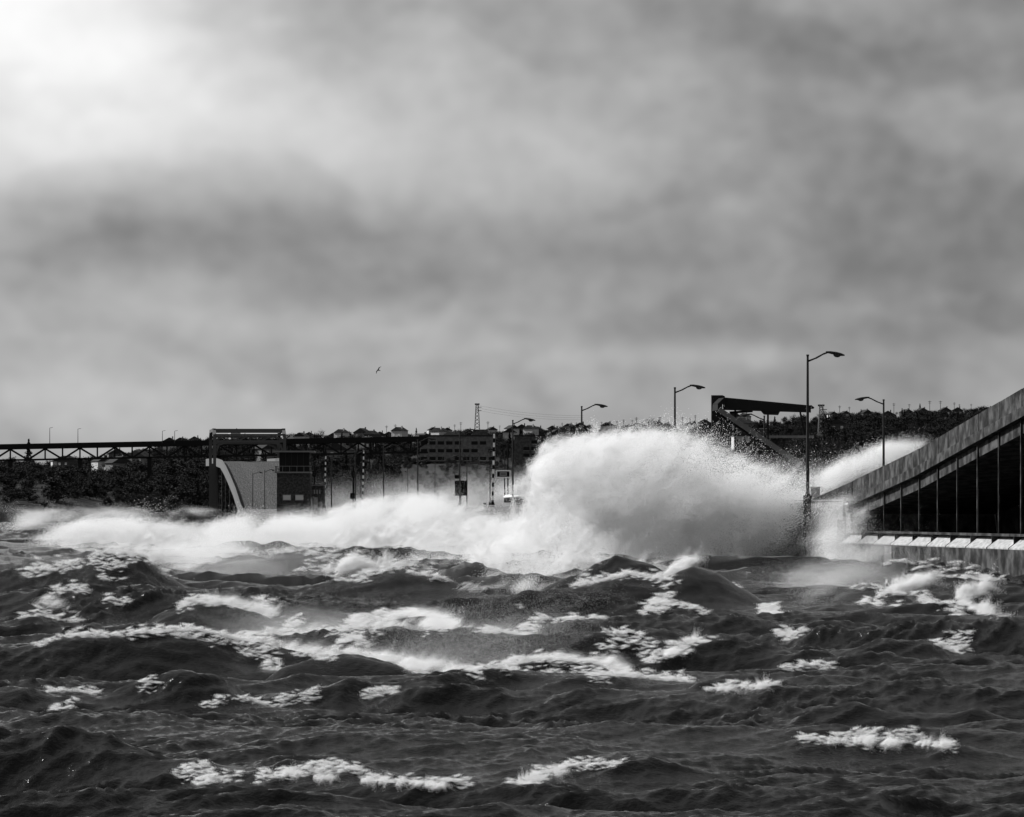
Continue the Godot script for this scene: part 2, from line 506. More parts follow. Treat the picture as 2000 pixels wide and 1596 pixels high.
func foam_froth() -> void:
	n_foam.seed = 40; n_foam.frequency = .9; n_foam.fractal_octaves = 5; n_foam.fractal_gain = .65
	rng.seed = 92
	var list := []
	for n in COLS * ROWS:
		if foam_mask[n] <= 0.0: continue
		var p := grid[n]
		var z := -p.z
		var sc := 30.0 / (6.0 + z * .13)                    # only coarser froth can be told apart farther out
		var f := foam_mask[n] + 1.1 * n_foam.get_noise_3d(p.x * sc, p.y * sc, z * sc * .35) - .34
		if f < -.12: continue
		var step := row_z(mini(n / COLS + 1, ROWS - 1)) - row_z(n / COLS)
		var area := 2.0 * FAN * z / COLS * step / (z * z) * 1.2e6 * minf(3.0 / z + .12, 1.0)
		if rng.randf() > area * (4.0 if f > .2 else 1.2 if f > .05 else .15): continue
		var s := z * .001 * rng.randf_range(.5, 1.5)
		var up := absf(rng.randfn()) * s * .9 * clampf(f * 2.0 + .3, .2, 1.0)
		list.append(Transform3D(Basis.from_euler(Vector3(rng.randf_range(-.2, .2), rng.randf_range(-.7, .7) + PI * rng.randi_range(0, 1), rng.randf_range(-.35, .35))).scaled_local(Vector3(s * 1.6, s * .5, s * 1.1)), p + Vector3(0, up * .8, 0)))
	print("froth ", list.size())
	scatter("wave_foam", "white lumpy foam along the breaking wave crests", "foam", froth, list, M.foam)

func build_spray() -> void:
	rng.seed = 21
	n_mist.seed = 60; n_mist.frequency = .012; n_mist.fractal_octaves = 4
	var burst := [[1030, 925], [1037, 902], [1060, 882], [1088, 872], [1118, 854], [1150, 862], [1190, 842], [1228, 852], [1268, 836], [1318, 852], [1366, 852], [1420, 884], [1476, 900], [1545, 930], [1576, 970], [1588, 1060], [1604, 1092], [1480, 1096], [1400, 1106], [1350, 1098], [1290, 1118], [1200, 1096], [1130, 1136], [1040, 1152], [960, 1146], [905, 1108], [930, 1080], [985, 1040], [1010, 990], [1045, 962]]
	var list := bank(burst, 430, 1.8, 228, 13, 40, .35, 36, 1.7, Vector4(1270, 1540, 0, .74))
	list += bank(burst, 420, .7, 214, 6, 30, .2, 40, 2.3, Vector4(1270, 1540, 0, .72))
	list += bank([[1036, 925], [1040, 904], [1064, 886], [1112, 866], [1180, 852], [1260, 852], [1260, 900], [1150, 930], [1080, 950]], 330, .9, 220, 8, 24, .4, 34, 1.6)
	list += bank([[1170, 856], [1280, 838], [1380, 856], [1480, 898], [1560, 940], [1460, 920], [1340, 876]], 80, .9, 226, 8, 30, .3, -10, 2.4)
	list += bank([[1300, 960], [1400, 935], [1500, 930], [1566, 965], [1566, 1040], [1560, 1094], [1320, 1098]], 75, 2.3, 210, 4, 60, .3, 30, 2.0)
	list += bank([[1598, 980], [1650, 972], [1690, 1000], [1680, 1060], [1650, 1098], [1596, 1098]], 26, 1.7, 194, 2, 40, .3, 26, 2.0)
	scatter("sea_spray", "tall white burst of spray exploding over the bridge", "spray", drops, list, M.spray)
	list = jets(46, 1010, 1240, 1080, 1050, 58, 112, 120, 235, 214, 6, .55, 50, 36)
	list += jets(22, 1035, 1120, 985, 950, 70, 140, 50, 115, 212, 4, .36, 40, 30)
	list += jets(30, 1180, 1430, 1050, 1040, 50, 100, 90, 190, 214, 6, .6, 110, 50)
	list += jets(30, 1050, 1300, 880, 880, 35, 95, 20, 75, 216, 5, .42, 60, 22)
	list += jets(9, 1400, 1560, 990, 1000, 10, 60, 40, 100, 212, 4, .45, 90, 40)
	list += jets(24, 930, 1130, 1120, 1120, 40, 110, 40, 110, 160, 8, .4, 60, 40)
	list += bank([[1026, 934], [1032, 896], [1060, 872], [1110, 856], [1180, 842], [1260, 838], [1260, 860], [1120, 880], [1060, 950]], 150, .5, 212, 5, 14, .25, 44, 1.5)
	list += bank(burst, 150, .8, 210, 4, 30, .1, 38, 2.2, Vector4(1300, 1560, 0, .4))
	scatter("thrown_water", "ragged fingers of thrown water streaking up through the tall spray burst", "spray", spatter, list, M.spray)
	list = bank([[1596, 955], [1600, 925], [1660, 890], [1730, 868], [1800, 862], [1790, 890], [1720, 915], [1640, 945]], 120, 2.0, 290, 10, 34, .5, 24, 2.2)
	scatter("sea_spray", "grey plume of spray drifting behind the concrete ramp", "spray", drops, list, M.spray)
	list = bank([[598, 1020], [650, 996], [700, 976], [760, 970], [740, 1000], [760, 1040], [740, 1086], [690, 1082], [640, 1084], [608, 1050]], 280, 1.7, 320, 20, 34, .45, 28, 1.8)
	list += bank([[740, 1010], [790, 968], [850, 972], [900, 992], [900, 1040], [880, 1104], [820, 1100], [760, 1086]], 330, 1.7, 310, 20, 34, .45, 28, 1.8)
	list += bank([[880, 1030], [930, 1008], [1000, 1022], [1035, 1002], [1020, 1060], [960, 1118], [900, 1106]], 280, 1.6, 290, 20, 30, .5, 30, 1.8)
	list += bank([[620, 1005], [700, 974], [790, 958], [900, 978], [1000, 1010], [900, 1020], [700, 1000]], 80, 1.5, 330, 15, 24, .3, 20, 2.4)
	scatter("sea_spray", "white bank of spray hiding the bridge below the dark square sign", "spray", drops, list, M.spray)
	list = jets(34, 610, 760, 1075, 1070, 40, 84, 40, 110, 280, 10, .55, 60, 30) + jets(40, 760, 1000, 1085, 1090, 40, 90, 50, 120, 250, 10, .55, 60, 34)
	scatter("thrown_water", "thrown water streaking up below the dark square sign", "spray", spatter, list, M.spray)
	list = bank([[66, 1056], [110, 1034], [160, 1016], [230, 1014], [270, 1030], [330, 1024], [400, 1040], [330, 1062], [250, 1070], [190, 1078], [120, 1076]], 330, 2.0, 330, 30, 26, .4, 16, 2.2)
	list += bank([[250, 1072], [330, 1064], [420, 1078], [400, 1100], [360, 1112], [330, 1100]], 110, 1.6, 240, 20, 20, .5, 14, 2.0)
	list += bank([[375, 1062], [392, 1037], [430, 1016], [490, 1010], [480, 1040], [520, 1060], [460, 1090], [400, 1102]], 200, 2.0, 340, 30, 26, .4, 20, 2.0)
	list += bank([[500, 1040], [530, 1012], [575, 1006], [610, 1014], [622, 1050], [600, 1078], [530, 1082]], 190, 2.0, 350, 30, 24, .4, 22, 2.0)
	list += bank([[40, 1000], [200, 994], [420, 996], [420, 1003], [200, 1006], [40, 1030]], 70, 2.4, 600, 60, 10, .4, 0, 2.8)
	scatter("sea_spray", "low white bank of spray blowing along the bridge in front of the portal", "spray", drops, list, M.spray)
	list = jets(30, 80, 360, 1068, 1072, 20, 60, 40, 100, 300, 12, .6, 70, 26) + jets(30, 380, 610, 1085, 1072, 24, 66, 40, 100, 300, 12, .6, 70, 26) + jets(14, 170, 300, 1090, 1096, 30, 80, 20, 50, 140, 5, .3, 40, 20)
	scatter("thrown_water", "thrown water streaking low in front of the portal", "spray", spatter, list, M.spray)
	list = cloud([[820, 972, 110, 14, 0, 60, 4.0, 640, 50], [700, 982, 60, 8, 0, 30, 3.0, 650, 40], [940, 966, 60, 16, 0, 36, 3.6, 600, 40], [1020, 960, 30, 18, 0, 30, 3.4, 600, 40]])
	scatter("sea_mist", "thin grey mist drifting behind the gate arms and lamp posts", "mist", mist, list, M.spray)
	list = bank([[1612, 985], [1640, 975], [1668, 1000], [1664, 1040], [1670, 1064], [1640, 1096], [1606, 1098], [1606, 1040]], 80, 1.6, 192, 3, 50, .5, 20, 2.2)
	list += bank([[1600, 1092], [1640, 1070], [1700, 1064], [1740, 1076], [1700, 1100], [1620, 1104]], 45, 1.0, 186, 3, 16, .4, 20, 2.4)
	list += bank([[1440, 900], [1540, 900], [1600, 940], [1680, 960], [1690, 1000], [1640, 1060], [1560, 1090], [1440, 1090]], 90, 2.6, 219, 4, 60, .4, 24, 2.0)
	scatter("sea_spray", "grey spray veil hiding the foot of the ramp", "spray", mist, list, M.spray)
	# spindrift torn off the nearer crests
	list = []
	for q in [
		[[[620, 1116], [660, 1104], [682, 1080], [694, 1078], [712, 1096], [770, 1112], [700, 1122]], 50, .6, 140], [[[680, 1100], [692, 1060], [704, 1084], [706, 1104]], 16, .3, 140],
		[[[1290, 1126], [1322, 1104], [1336, 1084], [1362, 1096], [1352, 1108], [1320, 1122]], 90, .5, 118], [[[1140, 1146], [1180, 1126], [1230, 1112], [1290, 1124], [1230, 1128], [1180, 1140]], 90, .4, 119],
		[[[1700, 1172], [1740, 1146], [1780, 1118], [1812, 1124], [1816, 1142], [1770, 1152], [1720, 1166]], 130, .5, 116], [[[1866, 1168], [1880, 1140], [1920, 1136], [1930, 1160], [1890, 1172]], 60, .4, 118], [[[1896, 1184], [1930, 1180], [1952, 1212], [1930, 1206]], 50, .35, 112],
		[[[884, 1150], [900, 1136], [940, 1134], [970, 1150], [930, 1158]], 26, .4, 124], [[[366, 1188], [392, 1164], [450, 1166], [520, 1182], [560, 1206], [500, 1200], [430, 1186]], 150, .5, 99],
		[[[686, 1228], [740, 1204], [800, 1186], [860, 1196], [900, 1222], [960, 1232], [870, 1232], [800, 1204]], 170, .5, 105], [[[380, 1250], [470, 1240], [560, 1256], [700, 1270], [860, 1290], [940, 1316], [860, 1312], [640, 1290], [500, 1274]], 230, .45, 73],
		[[[966, 1310], [1000, 1282], [1080, 1274], [1150, 1284], [1180, 1276], [1240, 1312], [1200, 1322], [1150, 1302], [1060, 1294], [1000, 1300]], 170, .32, 66.5], [[[1290, 1284], [1340, 1254], [1362, 1250], [1350, 1276]], 40, .3, 80],
		[[[66, 1180], [90, 1158], [120, 1176], [160, 1200], [110, 1190]], 50, .4, 100], [[[150, 1104], [190, 1076], [240, 1068], [280, 1082], [220, 1086], [170, 1108]], 90, .5, 132], [[[240, 1246], [300, 1228], [420, 1240], [360, 1250]], 60, .35, 72],
		[[[560, 1240], [600, 1212], [650, 1232], [760, 1262], [680, 1262]], 70, .5, 88], [[[1000, 1180], [1030, 1156], [1050, 1164], [1020, 1190]], 30, .4, 116], [[[1278, 1200], [1290, 1174], [1310, 1172], [1304, 1192]], 36, .35, 108],
	]: list += bank(q[0], int(q[1] * 1.1), q[2] * .36, q[3], 1.0, 8.0, .2, 22.0, 2.6)
	scatter("spindrift", "white spindrift torn off the nearer wave crests", "spray", drops, list, M.spray)
	list = bank([[380, 1206], [600, 1196], [760, 1232], [960, 1216], [1080, 1250], [960, 1296], [760, 1284], [560, 1262]], 55, 1.3, 88, 6, 40, .3, 6, 3.0)
	list += bank([[1540, 1110], [1700, 1100], [1760, 1130], [1640, 1170], [1560, 1180]], 40, 1.6, 130, 6, 40, .3, 16, 2.6)
	list += bank([[340, 1100], [440, 1080], [640, 1080], [700, 1110], [560, 1130], [400, 1130]], 34, 2.0, 160, 8, 40, .3, 10, 2.6)
	var tips := []
	for q in [[620, 770, 1114, 1112, 20, 100, 10, 34, 140, .26, 16], [1690, 1800, 1178, 1140, 20, 70, 14, 44, 116, .2, 16], [1866, 1930, 1166, 1150, 20, 120, 8, 28, 118, .2, 10], [1896, 1950, 1186, 1208, 0, 70, 6, 20, 112, .18, 8], [1290, 1350, 1128, 1100, 20, 80, 8, 30, 118, .22, 10], [366, 520, 1184, 1198, 10, 60, 8, 30, 99, .17, 16], [690, 880, 1222, 1222, 10, 60, 8, 30, 104, .17, 14], [970, 1180, 1306, 1310, 10, 90, 6, 26, 65, .11, 22], [1290, 1360, 1282, 1254, 20, 100, 4, 16, 80, .12, 8], [240, 930, 1244, 1318, 0, 50, 8, 34, 70, .12, 34], [510, 910, 1512, 1540, 30, 120, 3, 12, 39, .05, 26], [1570, 1855, 1446, 1458, 30, 120, 3, 14, 44, .055, 22], [1385, 1520, 1350, 1338, 30, 120, 3, 14, 58, .075, 12], [1000, 1115, 1530, 1502, 30, 120, 3, 12, 39, .05, 10]]:
		tips += jets(q[10], q[0], q[1], q[2], q[3], q[4], q[5], q[6], q[7], q[8], .4, q[9], 14, 6)
	scatter("thrown_water", "small ragged splashes along the nearer wave crests", "spray", spatter, tips, M.spray)
	scatter("sea_mist", "faint mist blowing low over the middle waves", "mist", mist, list, M.spray)
	# foam
	foam_mask.resize(COLS * ROWS)
	foam_line(.085, [[510, 1526], [560, 1516], [690, 1506], [790, 1528], [910, 1543]], .2, 1.1)
	foam_line(.09, [[1000, 1532], [1060, 1516], [1115, 1503]], .15, 1.15)
	foam_line(.10, [[1115, 1503], [1215, 1492]], .1)
	foam_line(.18, [[378, 1512], [432, 1526]], .2)
	foam_line(.085, [[1570, 1446], [1640, 1450], [1690, 1454]], .2, 1.2)
	foam_line(.085, [[1710, 1452], [1790, 1450], [1855, 1464]], .2, 1.2)
	foam_line(.10, [[1385, 1354], [1430, 1342], [1520, 1340]], .2, 1.15)
	foam_line(.18, [[970, 1308], [1000, 1297], [1060, 1293], [1150, 1302], [1180, 1320]], 1.2, 1.3)
	foam_line(.17, [[1165, 1330], [1240, 1324], [1330, 1332]], .8, 1.2)
	foam_line(.16, [[85, 1260], [130, 1248], [250, 1243]], .4)
	foam_line(.16, [[250, 1242], [380, 1249], [500, 1272], [640, 1289], [800, 1303], [930, 1322]], 1.0, 1.05)
	foam_line(.10, [[100, 1355], [195, 1360]], .1)
	foam_line(.10, [[108, 1388], [142, 1384]], .1)
	foam_line(.11, [[708, 1364], [760, 1356]], .2)
	foam_line(.10, [[400, 1386], [480, 1372], [560, 1370], [620, 1368]], .1)
	foam_line(.3, [[690, 1226], [740, 1209], [800, 1202], [870, 1226]], 2.2, 1.2)
	foam_line(.26, [[365, 1186], [440, 1184], [520, 1200]], 2.0, 1.1)
	foam_line(.4, [[1205, 1264], [1262, 1272]], .6)
	foam_line(.35, [[1288, 1284], [1360, 1256]], .8)
	foam_line(.3, [[1055, 1216], [1165, 1209]], .5)
	foam_line(.35, [[970, 1238], [1032, 1224]], .5)
	foam_line(.4, [[1278, 1200], [1304, 1180]], .6)
	foam_line(.2, [[1330, 1186], [1370, 1200]], .3)
	foam_line(.5, [[1140, 1144], [1220, 1125], [1290, 1134], [1330, 1111]], 1.2, 1.1)
	foam_line(.3, [[1495, 1188], [1535, 1199]], .6)
	foam_line(1.0, [[615, 1114], [690, 1104], [770, 1114]], 3.0, 1.3)
	foam_line(.4, [[640, 1134], [720, 1125], [850, 1134]], .6)
	foam_line(.4, [[60, 1122], [150, 1114], [200, 1085], [280, 1094]], 1.0)
	foam_line(.4, [[170, 1110], [235, 1114], [300, 1106]], .5)
	foam_line(.3, [[45, 1208], [80, 1199], [130, 1216]], .6)
	foam_line(.26, [[1690, 1180], [1730, 1163], [1800, 1169], [1850, 1192]], 1.5)
	foam_line(.24, [[1895, 1182], [1950, 1212]], .8)
	foam_line(.5, [[1850, 1122], [1950, 1132]], 1.0)
	foam_line(.2, [[1525, 1240], [1565, 1244]], .3)
	foam_line(.25, [[1840, 1262], [1875, 1256]], .4)
	foam_line(.2, [[1540, 1310], [1590, 1300], [1620, 1306]], .3)
	foam_line(.4, [[500, 1240], [580, 1224], [690, 1254]], 1.5)
	foam_line(.2, [[480, 1278], [520, 1298]], .3)
	foam_line(.14, [[282, 1346], [302, 1342]], .1)
	for q in [[[250, 1241], [500, 1270], [800, 1302], [930, 1321]], [[970, 1306], [1150, 1301], [1330, 1331]], [[690, 1225], [800, 1201], [870, 1225]], [[365, 1185], [520, 1199]], [[1690, 1179], [1850, 1191]], [[1140, 1143], [1330, 1110]], [[60, 1121], [280, 1093]]]:
		foam_line(.3, q, 2.6, .56)      # thin lace trailing down the backs
	for k in 190:                       # stray whitecaps, broken and uneven
		var px := rng.randf_range(-100, 2100)
		var z := rng.randf_range(60, 230)
		var x := (px - 1000) / F * z
		var h := sea(x, z)
		if h < .3: continue
		var row := HOR + F * (EYE - h) / z
		foam_line(.1 + z * .0012, [[px, row + 2], [px + rng.randf_range(12, 50), row + 2]], .2)
	foam_froth()

# ---------------------------------------------------------------- street lamps

func lamp_model(label: String, m: Material) -> Node3D:      # pole base at the origin, arm along +x
	var t := thing("street_lamp", label, "street lamp", Vector3.ZERO, 0.0, "street lamps along the bridge")
	var b := rod("pole", t, Vector3(0, 1.2, 0), Vector3(0, 9.1, 0), .105, .065, m)
	var c := CylinderMesh.new(); c.top_radius = .085; c.bottom_radius = .085; c.height = .1; c.radial_segments = 10
	inst("cap", c, m, b, Transform3D(Basis.IDENTITY, Vector3(0, 3.98, 0)))
	inst("pole_base", lathe([[.0, 1.3], [.11, 1.3], [.16, 1.12], [.16, .1], [.26, .08], [.26, .0], [0, 0]], 10), m, t)
	var prev := Vector3(.03, 8.8, 0)
	for p in [Vector3(.5, 8.98, 0), Vector3(.95, 9.22, 0), Vector3(1.2, 9.3, 0)]:
		rod("arm", t, prev, p, .055, .045, m, 8)
		prev = p
	var st := SurfaceTool.new()                                # tapered head
	st.begin(Mesh.PRIMITIVE_TRIANGLES)
	var rings := [[1.1, 9.33, .05, .05], [1.35, 9.31, .10, .08], [1.7, 9.25, .17, .10], [2.0, 9.19, .18, .09], [2.22, 9.15, .06, .04], [2.24, 9.15, .0, .0]]
	for k in rings.size() - 1:
		for s in 10:
			var v := []
			for q in [[k, s], [k, s + 1], [k + 1, s + 1], [k + 1, s]]:
				var a: float = TAU * q[1] / 10.0
				v.append(Vector3(rings[q[0]][0], rings[q[0]][1] + sin(a) * rings[q[0]][3], cos(a) * rings[q[0]][2]))
			quad(st, v[0], v[1], v[2], v[3])
	st.generate_normals()
	var head := inst("lamp_head", st.commit(), m, t)
	inst("glass_bowl", lathe([[0, -.17], [.09, -.15], [.16, -.08], [.18, 0]], 12, Vector3(1.35, 1, .95)), M.bowl, head, Transform3D(Basis.IDENTITY, Vector3(1.78, 9.19, 0)))
	return t

func build_lamps() -> void:
	var near := lamp_model("tall dark street lamp nearest the concrete ramp, arm reaching right", M.lamp)
	near.position = br(44.55, 2.9, 208.6)
	near.rotation.y = .129
	near.scale = Vector3(1, 1.03, 1)
	var says := ["dark street lamp rising out of the spray left of the steel gantry", "dark street lamp over the left shoulder of the tall spray burst", "dark street lamp beside the parked van", "street lamp pole behind the dark square sign"]
	for i in range(1, 14):
		var d := 45.0 * (4.67 + i)
		copy(near, "street_lamp", br(44.9, 2.9, d), .129, says[i - 1] if i <= 4 else "thin windward street lamp in the row left of the dark square sign, %s from it" % ORD[i - 5]).scale = Vector3.ONE
	for i in 9:
		var d := 268.0 + 45.0 * i
		copy(near, "street_lamp", br(63.0, 2.9, d), .129 + PI, "street lamp on the lee side with its arm reaching left, above the ramp" if i == 0 else "lee side street lamp with arm reaching left, %s along from the ramp" % ORD[i]).scale = Vector3(1, .95, 1)
	rod("pedestal", near, Vector3(0, -3.4, 0), Vector3(0, 1.1, 0), .3, .26, M.lamp)      # the nearest one stands on the pontoon's foot

# ---------------------------------------------------------------- the floating bridge and its near ramp

var ramp := [[213.0, 2.75], [206.0, 3.1], [198.8, 3.83], [183.6, 5.34], [171.8, 6.83], [167.9, 7.31], [155.0, 8.9], [140.0, 10.7]]   # depth, height of the slab's top edge

func ramp_y(d: float) -> float:
	for k in ramp.size() - 1:
		if d <= ramp[k][0] and d >= ramp[k + 1][0]:
			return lerpf(ramp[k][1], ramp[k + 1][1], (ramp[k][0] - d) / (ramp[k][0] - ramp[k + 1][0]))
	return ramp[0][1]

func build_bridge() -> void:
	var t := thing("floating_bridge", "long low concrete floating bridge running away to the left through the spray", "bridge")
	var d := 200.0
	while d < 860.0:                                       # pontoons end to end
		var e := minf(d + 54.8, 860.0)
		var p := seg("pontoon", t, 44.4, 63.6, d + .06, e - .06, -3.0, 2.62, -3.0, 2.62, M.pontoon)
		seg("road_slab", p, 44.7, 63.3, d + .03, e - .03, 2.62, 2.9, 2.62, 2.9, M.road)
		for s in 6:
			var a := d + (e - d) * s / 6.0
			var b := d + (e - d) * (s + 1) / 6.0
			seg("parapet", p, 44.7, 44.92, a + .04, b - .04, 2.9, 3.62, 2.9, 3.62, M.parapet)
			seg("parapet", p, 63.05, 63.3, a + .04, b - .04, 2.9, 3.62, 2.9, 3.62, M.parapet)
		seg("rail", p, 44.76, 44.86, d, e, 3.70, 3.78, 3.70, 3.78, M.rail)
		d = e
	# ramp climbing to the near high span
	var r := thing("bridge_ramp", "stained concrete ramp climbing to the right on slender columns", "bridge ramp")
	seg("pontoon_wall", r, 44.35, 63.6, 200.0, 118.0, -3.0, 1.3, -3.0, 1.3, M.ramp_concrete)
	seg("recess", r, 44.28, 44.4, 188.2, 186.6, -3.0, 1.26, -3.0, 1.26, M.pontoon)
	seg("added_back_wall", r, 53.0, 53.4, 199.5, 118.0, 1.3, 3.4, 1.3, 11.0, M.ramp_concrete)  # added wall, keeps light from showing through under the deck
	var cd := []
	for k in 15: cd.append(198.8 - 3.865 * k)
	for k in 14:
		var a: float = cd[k]
		var b: float = cd[k + 1]
		var ya := ramp_y(a)
		var yb := ramp_y(b)
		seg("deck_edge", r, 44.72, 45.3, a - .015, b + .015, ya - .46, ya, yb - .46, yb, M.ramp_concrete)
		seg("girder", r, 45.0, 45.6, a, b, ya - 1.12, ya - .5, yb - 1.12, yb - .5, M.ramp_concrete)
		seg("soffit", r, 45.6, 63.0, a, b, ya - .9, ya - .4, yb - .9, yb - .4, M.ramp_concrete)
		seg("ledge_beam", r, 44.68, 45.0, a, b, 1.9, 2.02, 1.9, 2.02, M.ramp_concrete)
		inst("ledge_panel", solid8([br(44.98, 1.3, a - .1), br(44.36, 1.3, a - .1), br(44.36, 1.36, a - .1), br(44.98, 1.84, a - .1), br(44.98, 1.3, b + .1), br(44.36, 1.3, b + .1), br(44.36, 1.36, b + .1), br(44.98, 1.84, b + .1)]), M.ledge_sunlit, r)  # real panels, their pale tone carries the sun
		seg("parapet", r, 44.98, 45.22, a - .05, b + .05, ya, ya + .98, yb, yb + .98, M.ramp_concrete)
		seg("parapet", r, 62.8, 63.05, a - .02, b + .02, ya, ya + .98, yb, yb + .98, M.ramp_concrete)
	for k in 15:
		var y := ramp_y(cd[k])
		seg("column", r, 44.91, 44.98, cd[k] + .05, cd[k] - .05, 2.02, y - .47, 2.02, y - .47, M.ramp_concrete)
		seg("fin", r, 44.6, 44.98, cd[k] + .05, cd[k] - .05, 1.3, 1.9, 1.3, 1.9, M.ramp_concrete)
	# lower end of the ramp, left of the columns
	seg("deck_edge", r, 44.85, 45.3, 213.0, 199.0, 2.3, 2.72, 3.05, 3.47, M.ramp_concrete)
	seg("sunlit_edge_rail", r, 44.8, 44.9, 212.0, 199.0, 2.83, 2.89, 3.52, 3.58, M.rail_sunlit)  # pale line, colour stands in for sun on the slab's top edge
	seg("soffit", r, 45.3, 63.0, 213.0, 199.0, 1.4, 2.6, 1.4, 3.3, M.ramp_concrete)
	for k in 4:
		var a := 213.0 - 3.5 * k
		var b := a - 3.5
		var ya := lerpf(3.5, 4.76, k / 4.0)
		var yb := lerpf(3.5, 4.76, (k + 1) / 4.0)
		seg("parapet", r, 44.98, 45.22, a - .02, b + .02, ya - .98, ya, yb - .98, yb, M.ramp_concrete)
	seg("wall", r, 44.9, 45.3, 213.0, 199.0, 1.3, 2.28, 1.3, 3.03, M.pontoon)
	var bx := thing("utility_box", "grey box standing at the foot of the ramp beside the tall lamp", "utility box", br(45.6, 2.9, 211.5))
	box("cabinet", bx, Vector3(.0, .85, 0), Vector3(.55, 1.5, .6), M.grey)
	box("lid", bx, Vector3(0, 1.63, 0), Vector3(.62, .06, .68), M.grey)
	box("plinth", bx, Vector3(0, .05, 0), Vector3(.7, .1, .75), M.pontoon)
	# pump house half hidden in the spray
	var ph := thing("pump_house", "pale block house veiled by the spray burst", "building", br(50.9, 2.9, 262))
	box("wall", ph, Vector3(0, 1.5, 0), Vector3(2.8, 3.0, 3.0), M.grey)
	box("roof", ph, Vector3(0, 3.08, 0), Vector3(3.0, .14, 3.2), M.ramp_concrete)

# ---------------------------------------------------------------- far portal, ramp, control tower

func build_portal() -> void:
	var r := thing("far_ramp", "pale concrete road surface sweeping up to the steel portal", "bridge ramp")
	var prof := [[845.0, 2.9], [858.0, 4.4], [882.0, 8.4], [908.0, 11.8], [930.0, 14.4], [950.0, 16.3], [985.0, 17.4], [1040.0, 18.0]]
	for k in prof.size() - 1:
		var a: Array = prof[k]
		var b: Array = prof[k + 1]
		for lane in 4:
			seg("road_panel", r, 45.6 + lane * 4.3, 45.57 + (lane + 1) * 4.3, a[0], b[0] - .05, a[1] - .5, a[1], b[1] - .5, b[1], M.far_road if lane % 2 else M.far_road_b)
		seg("kerb", r, 44.9, 45.5, a[0], b[0], a[1] - 1.2, a[1] + .9, b[1] - 1.2, b[1] + .9, M.brace_light)
		seg("kerb", r, 62.9, 63.6, a[0], b[0], a[1] - 1.4, a[1] + .9, b[1] - 1.4, b[1] + .9, M.brace_light)
		seg("column", r, 45.3, 46.1, a[0] + .8, a[0], -2.0, a[1] - .6, -2.0, a[1] - .6, M.ramp_concrete)
		seg("column", r, 61.8, 62.6, a[0] + .8, a[0], -2.0, a[1] - .6, -2.0, a[1] - .6, M.ramp_concrete)
	var t := thing("portal_truss", "arched steel truss portal standing over the far end of the road", "bridge portal")
	var d := 975.0
	var l0 := (415 - 104) * d / F + .6
	var l1 := (560 - 104) * d / F - .6
	var top := EYE + (HOR - 836) * d / F
	var bot := EYE + (HOR - 905) * d / F
	for q in [0.0, 26.0]:
		for l in [l0, l1]:
			bar("post", t, br(l, -2, d + q), br(l, top - 1.9, d + q), .8, M.portal_steel)
			bar("end_post", t, br(l, top - 2.2, d + q), br(l, top - .6, d + q + (4.0 if q == 0.0 else -4.0)), .9, M.portal_steel)
		bar("strut", t, br(l0, top - 1.9, d + q), br(l1, top - 1.9, d + q), .55, M.portal_steel)
		bar("strut", t, br(l0, top - 3.7, d + q), br(l1, top - 3.7, d + q), .6, M.portal_steel)
		for k in 6:
			var a := lerpf(l0, l1, k / 6.0)
			var b := lerpf(l0, l1, (k + 1) / 6.0)
			var up := k % 2 == 0
			bar("lattice", t, br(a, top - (3.7 if up else 1.9), d + q), br(b, top - (1.9 if up else 3.7), d + q), .3, M.portal_steel)
		for s in [1, -1]:                                  # knee of the arch
			var l: float = l0 if s > 0 else l1
			bar("knee", t, br(l + s * .4, top - 6.6, d + q), br(l + s * 1.2, top - 4.6, d + q), .5, M.portal_steel)
			bar("knee", t, br(l + s * 1.2, top - 4.7, d + q), br(l + s * 4.0, top - 3.6, d + q), .5, M.portal_steel)
	for l in [l0, l1]:
		bar("top_chord", t, br(l, top - .5, d + 3.5), br(l, top - .5, d + 23), .9, M.portal_steel)
		bar("tower_leg", t, br(l, -3, d + 6), br(l, bot, d + 6), 2.2, M.portal_steel)
	for k in 5:
		bar("sway_beam", t, br(l0, top - .5, d + 3.6 + 4.8 * k), br(l1, top - .5, d + 3.6 + 4.8 * k), .7, M.portal_steel, 1.0)
	bar("top_beam", t, br(l0, top - .9, d + 3.2), br(l1, top - .9, d + 3.2), .5, M.portal_steel, .8)
	# control tower
	var c := at(575, HOR, 600)
	var w := thing("control_tower", "boxy bridge control tower with a flat overhanging roof and dark windows", "control tower", Vector3(c.x, 0, c.z))
	box("shaft", w, Vector3(0, 3.86, 0), Vector3(5.6, 11.72, 5.6), M.tower)
	box("gallery", w, Vector3(-.15, 9.85, 0), Vector3(6.0, .25, 6.4), M.rail)
	box("cab", w, Vector3(.15, 11.6, 0), Vector3(5.0, 3.3, 5.0), M.glass_dark)
	for k in 6: box("mullion", w, Vector3(-2.35 + k * 1.0, 11.6, 2.53), Vector3(.1, 3.3, .08), M.dark)
	for k in 6: box("mullion", w, Vector3(-2.38, 11.6, -2.4 + k * .96), Vector3(.08, 3.3, .1), M.dark)
	box("roof", w, Vector3(.0, 13.38, 0), Vector3(7.0, .26, 7.0), M.rail)
	for x in [-1.1, 1.0]:
		var f := box("window", w, Vector3(x, 5.6, 2.83), Vector3(1.4, .95, .1), M.grey)
		box("pane", f, Vector3(0, 0, .06), Vector3(1.2, .75, .03), M.pane)
	for k in 5: box("baluster", w, Vector3(-3.1, 10.4, -2.4 + k * 1.2), Vector3(.06, 1.0, .06), M.rail)
	box("railing", w, Vector3(-3.1, 10.9, 0), Vector3(.08, .08, 6.2), M.rail)
	box("railing", w, Vector3(0, 10.9, 3.15), Vector3(6.2, .08, .08), M.rail)
